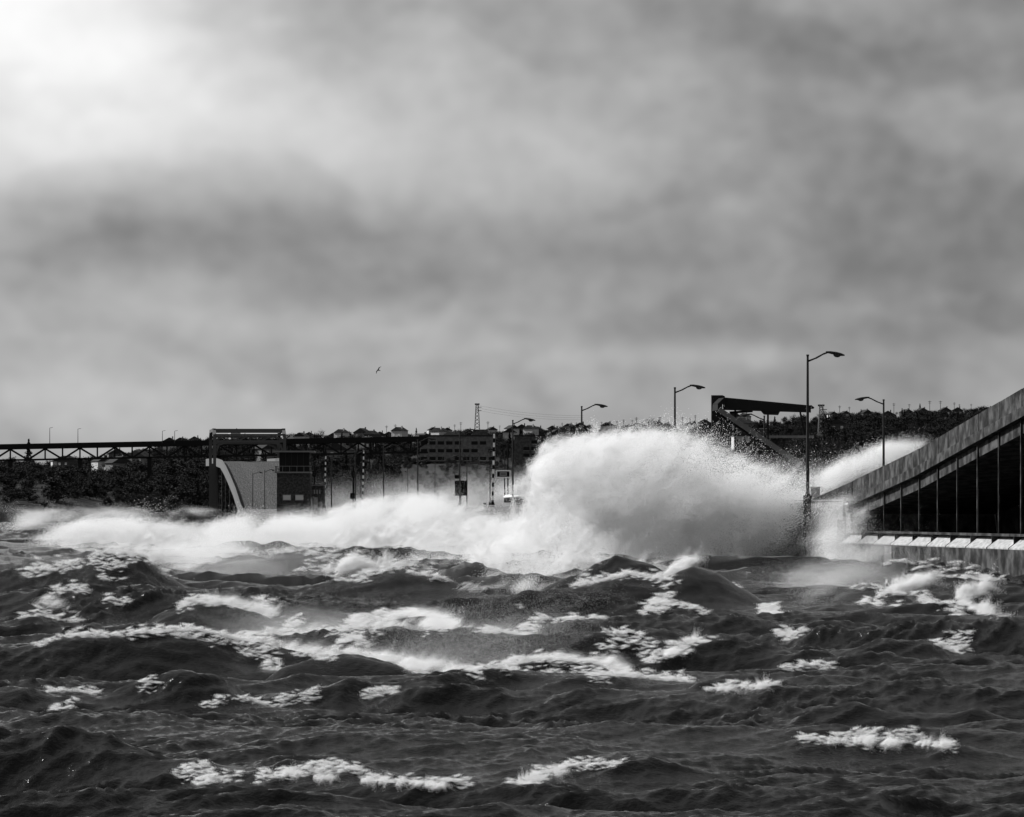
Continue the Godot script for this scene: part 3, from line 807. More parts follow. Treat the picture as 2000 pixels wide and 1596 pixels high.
	for k in 6: box("baluster", w, Vector3(-3.0 + k * 1.2, 10.4, 3.15), Vector3(.06, 1.0, .06), M.rail)
	var s := thing("generator_house", "low annex with pale doors leaning against the control tower", "building", at(612, HOR, 604) * Vector3(1, 0, 1))
	box("wall", s, Vector3(.9, 2.8, 0), Vector3(2.0, 9.6, 4.0), M.tower)
	box("door", s, Vector3(.5, 4.4, 2.03), Vector3(.7, 2.6, .08), M.kerb)
	box("door", s, Vector3(1.4, 4.0, 2.03), Vector3(.5, 1.9, .08), M.kerb)
	box("roof", s, Vector3(.9, 7.7, 0), Vector3(2.3, .2, 4.4), M.rail)
	for k in 3: box("vent", s, Vector3(.3 + k * .45, 6.6, 2.03), Vector3(.25, .7, .06), M.grey)
	# low breakwater left of the portal
	var bw := thing("breakwater", "low dark concrete breakwater at the waterline left of the portal", "breakwater")
	for k in 9: box("block", bw, Vector3(-172.0 + k * 12.6, 1.2, -1000.0), Vector3(12.5, 4.0, 5.0), M.parapet)

# ---------------------------------------------------------------- steel gantry, signs, gates, van

func build_deck_things() -> void:
	var d := 300.0
	var g := thing("steel_gantry", "dark steel gantry with a sloping top beam and a long diagonal brace", "gantry", Vector3.ZERO)
	var P := func(px, py, dd = 0.0): return at(px, py, d + dd)
	inst("post", solid8([P.call(1390, 1000), P.call(1411, 1000), P.call(1411, 772), P.call(1390, 772), P.call(1389, 1000, 2.2), P.call(1410, 1000, 2.2), P.call(1410, 772, 2.2), P.call(1389, 772, 2.2)]), M.steel, g)
	inst("post_cap", solid8([P.call(1411.3, 790), P.call(1416, 790), P.call(1416, 774), P.call(1411.3, 772), P.call(1410.3, 790, 2.2), P.call(1416, 790, 2.2), P.call(1415, 774, 2.2), P.call(1410.3, 772, 2.2)]), M.steel, g)
	inst("sunlit_gusset", solid8([P.call(1391, 803, -.05), P.call(1402, 801, -.05), P.call(1402, 789, -.05), P.call(1392, 790, -.05), P.call(1391, 803, -.01), P.call(1402, 801, -.01), P.call(1402, 789, -.01), P.call(1392, 790, -.01)]), M.kerb, g)  # pale tone is painted sunlight on the face of the post
	inst("sunlit_gusset", solid8([P.call(1392, 789.6, -.05), P.call(1402, 788.6, -.05), P.call(1414, 777, -.05), P.call(1404, 778, -.05), P.call(1392, 789.6, -.01), P.call(1402, 788.6, -.01), P.call(1414, 777, -.01), P.call(1404, 778, -.01)]), M.kerb, g)  # upper half of the same painted sunlit face
	inst("top_beam", solid8([P.call(1412, 801, .3), P.call(1584, 806, .3), P.call(1584, 792, .3), P.call(1412, 776, .3), P.call(1412, 801, 2.0), P.call(1584, 806, 2.0), P.call(1584, 792, 2.0), P.call(1412, 776, 2.0)]), M.steel, g)
	bar("rail_stub", g, P.call(1583, 792, 1), P.call(1590, 797, 1), .12, M.steel)
	bar("rail_stub", g, P.call(1583, 797, 1), P.call(1589, 797.5, 1), .12, M.steel)
	bar("diagonal_brace", g, P.call(1404, 800, -.6), P.call(1640, 958, -.6), .42, M.brace)
	bar("diagonal_brace", g, P.call(1404, 806, 2.6), P.call(1640, 964, 2.6), .42, M.steel)
	for px in [1436, 1500]: bar("hanger", g, P.call(px, 800, 1), P.call(px, 880, 1), .16, M.steel)
	bar("lower_chord", g, P.call(1498, 853, 2.4), P.call(1590, 853, 2.4), .2, M.rail)
	bar("hanger", g, P.call(1562, 800, 1.2), P.call(1572, 850, 1.2), .14, M.steel)
	bar("cross_brace", g, P.call(1425, 806, 1.6), P.call(1470, 803, 1.6), .2, M.steel)
	inst("bracket", solid8([P.call(1486, 803, .4), P.call(1524, 803, .4), P.call(1520, 811, .4), P.call(1492, 810, .4), P.call(1486, 803, 1.8), P.call(1524, 803, 1.8), P.call(1520, 811, 1.8), P.call(1492, 810, 1.8)]), M.steel, g)
	# square sign seen from behind
	var sp := at(900, HOR, 391)
	var s := thing("square_sign", "dark square sign board on a post, seen from behind", "sign", Vector3(sp.x, 2.9, sp.z))
	box("board", s, Vector3(0, 2.85, .1), Vector3(1.34, 1.68, .06), M.black)
	for k in 3: box("batten", s, Vector3(-.4 + k * .4, 2.85, .16), Vector3(.07, 1.68, .06), M.dark)
	rod("post", s, Vector3(0, 0, 0), Vector3(0, 3.7, 0), .07, .07, M.lamp)
	box("foot", s, Vector3(0, .06, 0), Vector3(.9, .12, .5), M.kerb)
	box("signal_head", s, Vector3(-.45, 4.1, .1), Vector3(.5, .42, .3), M.black)
	# warning sign over the road
	var wp := at(983, HOR, 420)
	var w := thing("warning_sign", "white framed warning sign with two round lamps above the road", "sign", Vector3(wp.x, 2.9, wp.z))
	rod("post", w, Vector3(.55, 0, 0), Vector3(.55, 8.4, 0), .09, .08, M.black)
	box("backing", w, Vector3(0, 4.72, .15), Vector3(1.7, .86, .08), M.dark)
	for y in [-.39, .39]: box("frame", w, Vector3(0, 4.72 + y, .21), Vector3(1.72, .12, .05), M.white)
	for x in [-.8, .8]: box("frame", w, Vector3(x, 4.72, .21), Vector3(.13, .66, .05), M.white)
	box("plate", w, Vector3(0, 4.72, .205), Vector3(.84, .44, .04), M.kerb)
	box("stripe", w, Vector3(0, 4.72, .235), Vector3(.6, .1, .02), M.black)
	for x in [-.58, .58]: rod("round_lamp", w, Vector3(x, 4.72, .19), Vector3(x, 4.72, .3), .17, .17, M.black, 14)
	# upright gate arms
	gate(at(962, HOR, 400), 8.2, "upright striped gate arm left of the warning sign")
	gate(at(708, HOR, 560), 9.0, "upright striped gate arm right of the control tower")
	gate(at(634, HOR, 620), 9.2, "short striped gate arm close beside the control tower")
	for q in [[690, 545, 7.2, "dark signal mast between control tower and striped gate arm"], [614, 624, 8.4, "dark signal mast against the control tower annex"]]:
		var b := at(q[0], HOR, q[1])
		var m := thing("signal_mast", q[3], "signal", Vector3(b.x, 2.9, b.z))
		rod("mast", m, Vector3.ZERO, Vector3(0, q[2], 0), .16, .13, M.black)
		box("signal_head", m, Vector3(0, q[2] * .84, .2), Vector3(.6, 1.0, .3), M.black)
		box("signal_head", m, Vector3(-.1, q[2] * .38, .2), Vector3(.75, .9, .3), M.black)
		for y in [.2, -.2]: rod("lens", m, Vector3(0, q[2] * .84 + y, .36), Vector3(0, q[2] * .84 + y, .4), .13, .13, M.dark)
	for q in [[947, 372, "dark stub post on the parapet between square sign and van", 1.2], [855, 424, "small dark marker standing alone in the mist left of the square sign", 2.6]]:
		var b := at(q[0], HOR, q[1])
		var m := thing("marker_post", q[2], "post", Vector3(b.x, 2.62, b.z))
		rod("shaft", m, Vector3.ZERO, Vector3(0, q[3], 0), .09, .08, M.lamp)
		box("box", m, Vector3(0, q[3], .0), Vector3(.34, .5, .3), M.black)
	# van
	var vp := at(1006, HOR, 372)
	var v := thing("parked_van", "white roofed van on the bridge behind the lamp post", "van", Vector3(vp.x, 2.9, vp.z), .13)
	inst("body", lathe([[0, .35], [1.3, .35], [1.38, .6], [1.38, 1.15], [1.24, 1.2], [0, 1.2]], 4, Vector3(1, 1, 1)), M.van, v, Transform3D(Basis(Vector3.UP, PI / 4).scaled(Vector3(1.0, 1, 2.2)), Vector3.ZERO))
	inst("cabin", lathe([[0, 1.2], [1.3, 1.2], [1.18, 1.72], [0, 1.72]], 4), M.glass_dark, v, Transform3D(Basis(Vector3.UP, PI / 4).scaled(Vector3(1.0, 1, 2.1)), Vector3.ZERO))
	inst("roof", lathe([[0, 1.72], [1.34, 1.72], [1.34, 1.84], [1.2, 1.95], [0, 1.97]], 4), M.white, v, Transform3D(Basis(Vector3.UP, PI / 4).scaled(Vector3(1.0, 1, 2.1)), Vector3.ZERO))
	box("roof_rack", v, Vector3(0, 2.06, .4), Vector3(1.5, .06, 2.0), M.white)
	for x in [-.8, .8]:
		for z in [-1.3, 1.3]:
			var wh := rod("wheel", v, Vector3(x - .1, .33, z), Vector3(x + .1, .33, z), .33, .33, M.black, 16)
			var rim := CylinderMesh.new(); rim.top_radius = .18; rim.bottom_radius = .18; rim.height = .22
			inst("rim", rim, M.grey, wh)
		box("tail_lamp", v, Vector3(x * .95, .85, 2.16), Vector3(.16, .26, .06), M.grey)
	box("bumper", v, Vector3(0, .45, 2.2), Vector3(1.85, .16, .12), M.grey)

func gate(where: Vector3, high: float, label: String) -> void:
	var g := thing("gate_arm", label, "gate", Vector3(where.x, 2.9, where.z))
	box("cabinet", g, Vector3(-.1, .65, 0), Vector3(.7, 1.3, .6), M.dark)
	box("pivot", g, Vector3(0, 1.35, .36), Vector3(.3, .3, .14), M.black)
	var n := int(high / .5)
	for k in n:
		box("stripe", g, Vector3(.0 + k * .012, 1.3 + k * .5, .32), Vector3(.22, .497, .06), M.white if k % 2 else M.black)
	rod("stay", g, Vector3(-.28, 0, 0), Vector3(-.28, high * .92, 0), .06, .05, M.black)

# ---------------------------------------------------------------- far shore

const RIDGE := 3000.0
var skyline := [[-300, 912], [45, 906], [150, 902], [250, 894], [320, 868], [420, 858], [560, 856], [640, 853], [740, 852], [850, 846], [935, 846], [1000, 845], [1100, 841], [1200, 838], [1300, 836], [1400, 826], [1500, 822], [1600, 815], [1700, 810], [1800, 806], [1900, 803], [2000, 800], [2300, 790]]
var n_hill := FastNoiseLite.new()

func ridge_row(px: float) -> float:
	for k in skyline.size() - 1:
		if px <= skyline[k + 1][0]:
			return lerpf(skyline[k][1], skyline[k + 1][1], (px - skyline[k][0]) / float(skyline[k + 1][0] - skyline[k][0]))
	return 790.0

func land(px: float, d: float) -> float:
	var top := EYE + (HOR - ridge_row(px)) * RIDGE / F - 3.5
	var t := clampf((d - 1150.0) / (RIDGE - 1150.0), 0.0, 1.0)
	var h := top * pow(t, .8) * (1.0 if d <= RIDGE else 1.0)
	if d > RIDGE: h = top - (d - RIDGE) * .03
	h += n_hill.get_noise_2d(px * .8, d * .12) * 5.0 * smoothstep(0.0, .2, t) * (1.0 - smoothstep(.8, 1.0, t))
	if px < 260.0: h += 9.0 * exp(-pow((d - 1350.0) / 160.0, 2.0)) * smoothstep(300.0, 60.0, px)
	return h - 1.2 * (1.0 - smoothstep(0.0, .03, t))

func build_shore() -> void:
	n_hill.seed = 4; n_hill.frequency = .012
	var st := SurfaceTool.new()
	st.begin(Mesh.PRIMITIVE_TRIANGLES)
	var ds := []
	for k in 46: ds.append(1120.0 + 45.0 * k)
	ds.append(3600.0); ds.append(5200.0)
	for d in ds:
		for i in 161:
			var px := -400.0 + i * 17.5
			st.add_vertex(Vector3((px - 1000.0) / F * d, land(px, d), -d))
	for j in ds.size() - 1:
		for i in 160:
			var a := j * 161 + i
			for q in [a, a + 161, a + 1, a + 1, a + 161, a + 162]: st.add_index(q)
	st.generate_normals()
	var o := inst("hill", st.commit(), M.hill, self)
	tag(o, "dark wooded hillside along the far shore", "hill", "", "structure")
	build_viaduct()
	build_far_buildings()

func build_viaduct() -> void:
	var t := thing("truss_viaduct", "long dark steel truss viaduct crossing the hillside behind the portal", "viaduct")
	var d := 1500.0
	var top := func(px): return lerpf(872, 854, (px + 150.0) / 950.0) if px < 800 else 854.0
	var step := 34.0
	var px := -150.0
	var n := 0
	while px < 830.0:
		var q := px + step
		bar("deck", t, at(px, top.call(px) + 4, d), at(q, top.call(q) + 4, d), 2.2, M.steel, 9.0)
		for zz in [-3.5, 3.5]:
			bar("chord", t, at(px, top.call(px) + 30, d + zz), at(q, top.call(q) + 30, d + zz), .8, M.steel)
			var up := n % 2 == 0
			bar("diagonal", t, at(px, top.call(px) + (30 if up else 9), d + zz), at(q, top.call(q) + (9 if up else 30), d + zz), .75, M.steel)
			bar("upright", t, at(px, top.call(px) + 9, d + zz), at(px, top.call(px) + 30, d + zz), .6, M.steel)
		if n % 4 == 1:
			for zz in [-3.0, 3.0]: bar("pier", t, at(px, top.call(px) + 30, d + zz), at(px, HOR + 6, d + zz), 1.8, M.steel)
			bar("cross_beam", t, at(px, top.call(px) + 60, d - 3), at(px, top.call(px) + 60, d + 3), 1.2, M.steel)
		px = q
		n += 1

func house_model(called: String, label: String, w: float, h: float, dp: float, wall: Material, roof: Material) -> Node3D:
	var t := thing(called, label, "house", Vector3.ZERO, 0.0, "houses on the ridge")
	box("wall", t, Vector3(0, h * .5 - 2.0, 0), Vector3(w, h + 4.0, dp), wall)
	var st := SurfaceTool.new()
	st.begin(Mesh.PRIMITIVE_TRIANGLES)
	st.set_smooth_group(-1)
	var a := w * .56
	var b := dp * .56
	var r := h + w * .3
	quad(st, Vector3(-a, h - .1, b), Vector3(-a, h - .1, -b), Vector3(0, r, -b), Vector3(0, r, b))
	quad(st, Vector3(0, r, b), Vector3(0, r, -b), Vector3(a, h - .1, -b), Vector3(a, h - .1, b))
	quad(st, Vector3(-a, h - .12, -b), Vector3(-a, h - .12, b), Vector3(a, h - .12, b), Vector3(a, h - .12, -b))
	for s in [1, -1]:
		for p in [Vector3(-a, h - .1, b * s), Vector3(0, r, b * s), Vector3(a, h - .1, b * s)]: st.add_vertex(p)
	st.generate_normals()
	var rf := inst("roof", st.commit(), roof, t)
	box("chimney", rf, Vector3(w * .22, r - .4, 0), Vector3(.8, 2.4, .8), wall)
	for k in 2:
		box("window", t, Vector3(-w * .25 + k * w * .5, h * .55, dp * .5 + .03), Vector3(1.5, 1.5, .08), M.pane)
	return t

func crown_mesh(n: int, kind: int, seed_: int) -> ArrayMesh:     # unit height crown; 0 round, 1 conifer, 2 bare twigs
	rng.seed = seed_
	var st := SurfaceTool.new()
	st.begin(Mesh.PRIMITIVE_TRIANGLES)
	var lobes := []
	for k in 7: lobes.append(Vector3(rng.randf_range(-.28, .28), rng.randf_range(.35, .85), rng.randf_range(-.28, .28)))
	for k in n:
		var c: Vector3
		var s := .026
		if kind == 1:
			var y := pow(rng.randf(), 1.3)
			var a := rng.randf() * TAU
			var ring := .24 * (1.0 - y) * (.75 + .35 * sin(y * 40.0)) + .012
			c = Vector3(cos(a) * ring * sqrt(rng.randf()), .06 + y * .94, sin(a) * ring * sqrt(rng.randf()))
			s = .024
		else:
			var l: Vector3 = lobes[rng.randi() % 7]
			c = l + Vector3(rng.randfn(), rng.randfn() * .8, rng.randfn()) * .1
			if kind == 2: s = .022
		var b := Basis.from_euler(Vector3(rng.randf(), rng.randf(), rng.randf()) * TAU)
		s *= rng.randf_range(.6, 1.4)
		quad(st, c + b * Vector3(-s, -s * .6, 0), c + b * Vector3(s, -s * .6, 0), c + b * Vector3(s * .7, s * .6, s * .3), c + b * Vector3(-s * .7, s * .6, s * .3))
	if kind == 2:
		for k in 26:
			var a := Vector3(0, rng.randf_range(.25, .45), 0)
			var l: Vector3 = lobes[rng.randi() % 7] + Vector3(rng.randfn(), rng.randfn(), rng.randfn()) * .09
			var w := Vector3(.008, 0, .008)
			quad(st, a - w, a + w, l + w * .4, l - w * .4)
	st.generate_normals()
	return st.commit()

func tree_model(called: String, kind: int, seed_: int) -> Node3D:   # one metre tall, scaled when placed
	var t := thing(called, "", "tree", Vector3.ZERO, 0.0, "trees on the ridge")
	rod("trunk", t, Vector3(0, -.25, 0), Vector3(0, .5, 0), .03, .015, M.bark, 7)
	inst("crown", crown_mesh(900 if kind < 2 else 300, kind, seed_), M.leaf, t)
	return t

func build_far_buildings() -> void:
	rng.seed = 500
	# big blocks on the slope
	for q in [[820, 968, 852, 908, 1700, "long pale office block with two bands of windows below the lattice tower", 9], [1005, 1128, 852, 900, 1750, "wide dark office block behind the left edge of the spray burst", 8]]:
		var d: float = q[4]
		var s := d / F
		var w: float = (q[1] - q[0]) * s
		var base: float = EYE + (HOR - q[3]) * s
		var h: float = (q[3] - q[2]) * s
		var t := thing("office_block", q[5], "building", at((q[0] + q[1]) * .5, q[3], d))
		box("wall", t, Vector3(0, h * .5 - 6.0, -6), Vector3(w, h + 12.0, 12), M.block if q[0] < 900 else M.block_dark)
		box("roof", t, Vector3(0, h + .3, -6), Vector3(w + .8, .6, 12.8), M.dark)
		box("roof_house", t, Vector3(w * .3, h + 1.8, -6), Vector3(w * .2, 3.0, 6), M.block_dark)
		for row in 3:
			for k in q[6]:
				if rng.randf() < .16: continue
				var f := box("window", t, Vector3((k + .5 - q[6] * .5) * w / q[6], h * (.22 + .27 * row), .04), Vector3(w / q[6] * .74, 1.7, .12), M.glass_dark)
				box("sill", f, Vector3(0, -.95, .06), Vector3(w / q[6] * .8, .16, .2), M.kerb)
	var rw := thing("retaining_wall", "long dark retaining wall below the pale office block", "wall")
	for k in 9: box("wall_panel", rw, at(752 + 26 * k, 908, 1680), Vector3(6.25, 3.1, .6), M.black)
	box("coping", rw, at(856, 901.6, 1680), Vector3(57, .3, 1.0), M.dark)
	# lower sheds along the shore
	for q in [[1030, 1080, 905, 925, 1500, "low shed on the shore right of the warning sign"], [1440, 1500, 838, 856, 2100, "low shed seen under the gantry beam"], [1660, 1720, 838, 852, 2300, "low flat roofed shed left of the lee side lamp"]]:
		var s: float = q[4] / F
		var t := thing("shed", q[5], "building", at((q[0] + q[1]) * .5, q[3], q[4]))
		box("wall", t, Vector3(0, (q[3] - q[2]) * s * .5 - 3.0, -4), Vector3((q[1] - q[0]) * s, (q[3] - q[2]) * s + 6.0, 8), M.block_dark)
		box("roof", t, Vector3(0, (q[3] - q[2]) * s + .2, -4), Vector3((q[1] - q[0]) * s + 1, .4, 9), M.grey)
		box("door", t, Vector3(0, 1.4, .05), Vector3(2.4, 2.8, .1), M.dark)
	# houses along the skyline, left to right
	var hs := []
	for px in [352, 380, 604, 650, 700, 742, 760, 845, 873, 912, 960, 1018, 1050, 1078, 1112, 1150, 1185, 1222, 1240, 1300, 1352, 1375, 1625, 1650, 1690, 1735, 1770, 1800, 1845, 1870, 1930]: hs.append(px)
	var kinds := [house_model("ridge_house", "", 9.0, 5.0, 8.0, M.house_dark, M.roof_dark), house_model("ridge_house", "", 12.0, 4.5, 8.0, M.house_mid, M.roof_dark), house_model("ridge_house", "", 8.0, 6.5, 8.0, M.house_pale, M.roof_dark)]
	for k in hs.size():
		var px: float = hs[k]
		var d := RIDGE - 30.0 + rng.randf_range(-60, 20)
		var lab: String = "small gabled house on the ridge, %s from the left" % ORD[k]
		var p := Vector3((px - 1000) / F * d, land(px, d) + rng.randf_range(-1.0, .6), -d)
		if k < 3:
			kinds[k].position = p; kinds[k].set_meta("label", lab)
		else:
			copy(kinds[rng.randi() % 3], "ridge_house", p, rng.randf_range(-.5, .5), lab)
	# pale houses scattered on the slope
	rng.seed = 610
	var sl := []
	for k in 44: sl.append(Vector2(rng.randf_range(60, 1900), rng.randf_range(1750, 2800)))
	sl.sort_custom(func(a, b): return a.x < b.x)
	for k in sl.size():
		copy(kinds[rng.randi() % 3], "slope_house", Vector3((sl[k].x - 1000) / F * sl[k].y, land(sl[k].x, sl[k].y) + 3.5, -sl[k].y), rng.randf_range(-.8, .8), "little house among the trees on the slope, %s from the left" % ORD[k])
		get_child(get_child_count() - 1).set_meta("group", "houses on the slope")
	# trees on the skyline
	var models := [tree_model("ridge_tree", 0, 31), tree_model("ridge_tree", 1, 32), tree_model("ridge_tree", 2, 33), tree_model("ridge_tree", 0, 34), tree_model("ridge_tree", 1, 35)]
	var ts := [[56, 1, 36], [306, 0, 8], [322, 2, 9], [338, 2, 10], [614, 1, 11], [627, 2, 16], [668, 0, 9], [720, 0, 8], [785, 2, 10], [813, 1, 14], [893, 0, 8], [975, 0, 8], [1035, 0, 7], [1130, 0, 7], [1160, 1, 8], [1205, 1, 7], [1268, 2, 20], [1330, 1, 9], [1395, 0, 8], [1432, 0, 10], [1530, 0, 12], [1548, 2, 13], [1612, 2, 16], [1640, 1, 11], [1665, 0, 12], [1682, 1, 13], [1710, 0, 10], [1748, 0, 9], [1762, 1, 13], [1797, 1, 17], [1804, 1, 12], [1826, 0, 9], [1858, 0, 9], [1885, 0, 10], [1905, 0, 12], [1950, 1, 14]]
	for k in ts.size():
		var q: Array = ts[k]
		var d := RIDGE - 20.0 + rng.randf_range(-40, 20)
		var p := Vector3((q[0] - 1000) / F * d, land(q[0], d) - .5, -d)
		var s: float = q[2] * d / F * 1.6
		var lab := "%s tree on the skyline, %s tree from the left" % [["dark rounded", "pointed evergreen", "bare twiggy"][q[1]], ORD[k]]
		var which: int = q[1] if k % 2 or q[1] == 2 else q[1] + 3
		var o: Node3D
		if not models[which].has_meta("used"):
			o = models[which]; o.set_meta("used", true); o.position = p; o.set_meta("label", lab)
		else:
			o = copy(models[which], "ridge_tree", p, rng.randf() * TAU, lab)
		o.scale = Vector3(s, s, s)
	for m in models:
		if not m.has_meta("used"): m.queue_free()
	# the wood that covers the slope
	rng.seed = 700
	var crown := crown_mesh(1300, 0, 41)
	var list := []
	for k in 7000:
		var px := rng.randf_range(-200, 2200) if k < 6000 else rng.randf_range(-200, 460)
		var d := 1165.0 + pow(rng.randf(), .8) * 1640.0
		var s := rng.randf_range(3.5, 6.5) + 6.0 * pow(rng.randf(), 5.0)
		if px > 780.0 and px < 1150.0 and d < 1790.0: s = rng.randf_range(2.5, 4.5)
		list.append(Transform3D(Basis(Vector3.UP, rng.randf() * TAU).scaled(Vector3(s * 1.2, s, s * 1.2)), Vector3((px - 1000) / F * d, land(px, d) - s * .25, -d)))
	scatter("hillside_wood", "dark leafless wood covering the far hillside", "wood", crown, list, M.leaf)
	rng.seed = 720
	list = []
	for k in 900:
		var px := rng.randf_range(-200, 2200)
		var d := 1200.0 + rng.randf() * 1150.0
		if px > 780.0 and px < 1150.0 and d < 1790.0: continue
		if px < 330.0: continue
		var s := rng.randf_range(6, 12)
		list.append(Transform3D(Basis(Vector3.UP, rng.randf() * TAU).scaled(Vector3(s, s, s)), Vector3((px - 1000) / F * d, land(px, d) - s * .1, -d)))
	scatter("hillside_conifers", "dark pointed conifers scattered through the hillside wood", "wood", crown_mesh(900, 1, 44), list, M.leaf)
	# utility poles on the skyline
	rng.seed = 800
	var up := thing("utility_pole", "", "utility pole", Vector3.ZERO, 0.0, "utility poles on the skyline")
	rod("pole", up, Vector3(0, -3, 0), Vector3(0, 11, 0), .24, .18, M.lamp, 6)
	box("crossarm", up, Vector3(0, 10.2, 0), Vector3(2.6, .25, .25), M.lamp)
	box("crossarm", up, Vector3(0, 9.1, 0), Vector3(2.0, .22, .22), M.lamp)
	var poles := [755, 772, 888, 900, 953, 976, 1098, 1126, 1175, 1190, 1205, 1218, 1235, 1243, 1289, 1333, 1348, 1358, 1640, 1659, 1746, 1776, 1816, 1837, 1864, 1874, 1897]
	for k in poles.size():
		var px: float = poles[k]
		var d := RIDGE - 60.0
		var p := Vector3((px - 1000) / F * d, land(px, d) + 1.5, -d)
		var lab := "thin utility pole on the skyline, %s pole from the left" % ORD[k]
		var o := up
		if k == 0: up.position = p; up.set_meta("label", lab)
		else: o = copy(up, "utility_pole", p, rng.randf_range(-.5, .5), lab)
		o.scale = Vector3.ONE * rng.randf_range(.75, 1.15)
	for q in [[97, 836, "bare mast above the viaduct near the left edge"], [152, 838, "slender mast above the viaduct, right one of the left pair"], [317, 842, "slender mast on the viaduct, left one of the pair by the portal"], [341, 842, "slender mast on the viaduct, right one of the pair by the portal"]]:
		var b := at(q[0], 866, 1495)
		var m := thing("light_mast", q[2], "mast")
		rod("mast", m, Vector3(b.x, b.y, b.z), at(q[0], q[1], 1495), .16, .1, M.lamp, 6)
		bar("arm", m, at(q[0], q[1], 1495), at(q[0] + 6, q[1] - 1, 1495), .14, M.lamp)
	lattice("lattice_tower", "dark steel lattice tower rising above the ridge", 932, 838, 788, RIDGE - 100, M.steel, M.steel)
	lattice("lattice_tower", "pale lattice tower with dark head right of the tall lamp", 1604, 856, 790, 2200, M.kerb, M.steel)
	# power lines between tower and ridge
	for k in 3:
		var ln := thing("power_line", "thin power line sagging right from the lattice tower, %s" % ["top wire", "middle wire", "bottom wire"][k], "power line")
		var a := at(934, 792 + 5 * k, RIDGE - 100)
		var b := at(1140, 812 + 4 * k, RIDGE - 100)
		var prev := a
		for s in 8:
			var u := (s + 1) / 8.0
			var p := a.lerp(b, u) - Vector3(0, 9.0 * u * (1 - u), 0)
			bar("wire", ln, prev, p, .09, M.lamp)
			prev = p

func lattice(called: String, label: String, px: float, y0: float, y1: float, d: float, m: Material, m2: Material) -> void:
	var s := d / F
	var t := thing(called, label, "tower", at(px, y0, d))
	var h := (y0 - y1) * s
	var w := h * .11
	var top := h * .045
	for c in [Vector3(1, 0, 1), Vector3(-1, 0, 1), Vector3(-1, 0, -1), Vector3(1, 0, -1)]:
		bar("leg", t, c * w + Vector3(0, -6, 0), c * top + Vector3(0, h, 0), .5, m)
	for k in 7:
		var a := lerpf(w, top, k / 7.0)
		var b := lerpf(w, top, (k + 1) / 7.0)
		for z in [1, -1]:
			bar("lacing", t, Vector3(-a, h * k / 7.0, a * z), Vector3(b, h * (k + 1) / 7.0, b * z), .3, m)
			bar("lacing", t, Vector3(a, h * k / 7.0, a * z), Vector3(-b, h * (k + 1) / 7.0, b * z), .3, m)
	box("head", t, Vector3(0, h * .97, 0), Vector3(top * 4.2, h * .05, top * 2), m2)
	for y in [.72, .85]: box("crossarm", t, Vector3(top * 1.6, h * y, 0), Vector3(top * 4.4, .4, .4), m2)

func build_bird() -> void:
	var b := thing("gull", "lone dark gull banking in the empty sky", "bird", at(739, 723, 520), .4)
	b.rotation = Vector3(.3, .9, 1.0)
	inst("body", lathe([[0, -.24], [.05, -.2], [.085, 0], [.06, .15], [.03, .24], [0, .27]], 8), M.black, b, Transform3D(Basis.from_euler(Vector3(PI / 2, 0, 0)), Vector3.ZERO))
	for s in [1, -1]:
		inst("wing", solid8([Vector3(0, .02, -.1), Vector3(0, .02, .1), Vector3(0, .05, .1), Vector3(0, .05, -.1), Vector3(s * .34, .14, -.11), Vector3(s * .34, .14, .07), Vector3(s * .34, .16, .07), Vector3(s * .34, .16, -.11)]), M.black, b)
		inst("wing_tip", solid8([Vector3(s * .34, .14, -.11), Vector3(s * .34, .14, .07), Vector3(s * .34, .16, .07), Vector3(s * .34, .16, -.11), Vector3(s * .68, .03, .06), Vector3(s * .68, .03, .11), Vector3(s * .68, .04, .11), Vector3(s * .68, .04, .06)]), M.black, b)
	inst("tail", solid8([Vector3(-.03, 0, .22), Vector3(.03, 0, .22), Vector3(.03, .02, .22), Vector3(-.03, .02, .22), Vector3(-.08, 0, .38), Vector3(.08, 0, .38), Vector3(.08, .015, .38), Vector3(-.08, .015, .38)]), M.black, b)

# ---------------------------------------------------------------- materials

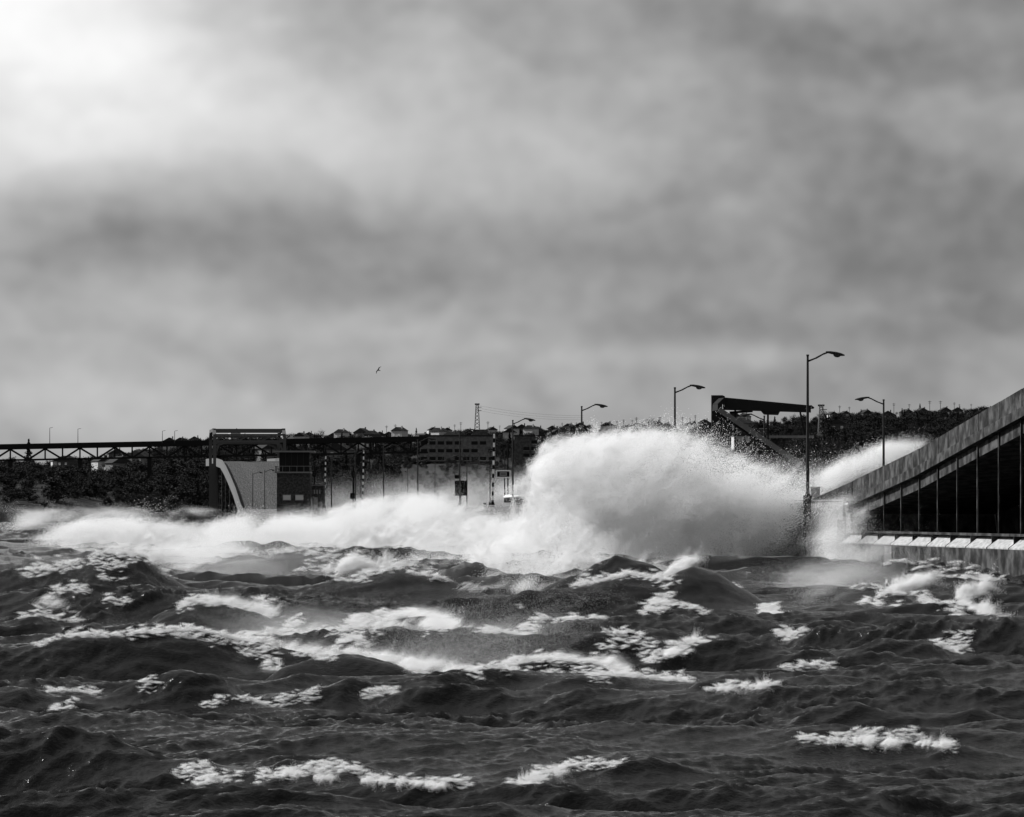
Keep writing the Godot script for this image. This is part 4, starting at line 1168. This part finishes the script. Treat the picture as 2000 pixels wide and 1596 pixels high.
func build_materials() -> void:
	var w := mat("water", .006, .15)
	w.metallic_specular = .22
	var n := FastNoiseLite.new()
	n.seed = 2; n.frequency = .03; n.fractal_octaves = 5; n.fractal_gain = .6
	var t := NoiseTexture2D.new()
	t.width = 1024; t.height = 1024; t.seamless = true; t.noise = n; t.as_normal_map = true; t.bump_strength = 14.0
	w.normal_enabled = true
	w.normal_texture = t
	w.normal_scale = .34
	w.uv1_triplanar = true; w.uv1_world_triplanar = true
	w.uv1_scale = Vector3(.3, .4, .55)
	var sp := mat("spray", .985, 1.0)
	sp.metallic_specular = 0.0
	sp.backlight_enabled = true
	sp.backlight = Color(1, 1, 1)
	var fo := mat("foam", .95, 1.0)
	fo.metallic_specular = 0.1
	fo.backlight_enabled = true
	fo.backlight = Color(.95, .95, .95)
	mottled("pontoon", .08, .18, .22, .8, .02, Vector3(1, .35, 1), 11)
	mottled("parapet", .08, .2, .3, .85, .02, Vector3(1, .4, 1), 13)
	mottled("road", .10, .16, .3)
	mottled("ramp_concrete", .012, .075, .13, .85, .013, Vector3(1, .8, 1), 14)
	mottled("ledge_sunlit", .14, .42, .35, .7, .02, Vector3.ONE, 18)  # ramp concrete made paler: the sunlight on the slope is in the colour
	mottled("tower", .03, .07, .2, .8, .02, Vector3.ONE, 20)
	mottled("far_road", .02, .11, .1, .8, .03, Vector3(2.2, 1, .2), 21)
	mottled("far_road_b", .02, .10, .1, .8, .03, Vector3(2.2, 1, .2), 22)
	mottled("hill", .01, .03, .012, .95, .02, Vector3.ONE, 23)
	mottled("block", .10, .17, .05, .85, .02, Vector3.ONE, 24)
	mottled("block_dark", .05, .10, .05, .85, .02, Vector3.ONE, 25)
	mat("kerb", .24); mat("rail", .18, .6); mat("rail_sunlit", .6, .6); mat("grey", .3); mat("white", .8, .6); mat("van", .12, .4)
	mat("dark", .03, .9); mat("black", .007, .8); mat("lamp", .03, .55); mat("steel", .014, .7); mat("portal_steel", .09, .7)
	mat("brace", .11); mat("brace_light", .12); mat("bowl", .05, .25); mat("pane", .5, .4); mat("glass_dark", .012, .15)
	mat("house_dark", .06); mat("house_mid", .14); mat("house_pale", .4); mat("roof_dark", .03); mat("leaf", .022, .9); mat("bark", .03, .9)

func _ready() -> void:
	var cam := Camera3D.new()
	cam.name = "camera"
	cam.projection = Camera3D.PROJECTION_FRUSTUM
	cam.near = .5
	cam.far = 12000
	cam.size = 2.0 * 798.0 / F * cam.near
	cam.frustum_offset = Vector2(0, (HOR - 798.0) / F * cam.near)
	cam.position = Vector3(0, EYE, 0)
	add_child(cam)
	cam.current = true
	var we := WorldEnvironment.new()
	we.name = "world"
	var e := Environment.new()
	e.background_mode = Environment.BG_SKY
	e.sky = build_sky()
	e.tonemap_mode = Environment.TONE_MAPPER_LINEAR
	e.tonemap_exposure = 1.6
	e.sdfgi_enabled = true; e.ssao_enabled = true; e.ssil_enabled = true
	we.environment = e
	add_child(we)
	var sun := DirectionalLight3D.new()
	sun.name = "sun"
	sun.light_energy = 1.6
	sun.light_angular_distance = 6.0
	sun.shadow_enabled = true
	sun.rotation_degrees = Vector3(-SUN_EL, 180.0 - SUN_AZ, 0)
	add_child(sun)
	build_materials()
	print("water"); build_water()
	print("shore"); build_shore()
	print("bridge"); build_bridge()
	build_portal()
	build_deck_things()
	build_lamps()
	build_bird()
	print("spray")
	drops = droplets(2400, .0075, 90)
	mist = droplets(20000, .0013, 95)
	spatter = droplets(420, .02, 96)
	froth = droplets(300, .046, 91, .9)
	build_spray()
	print("done")
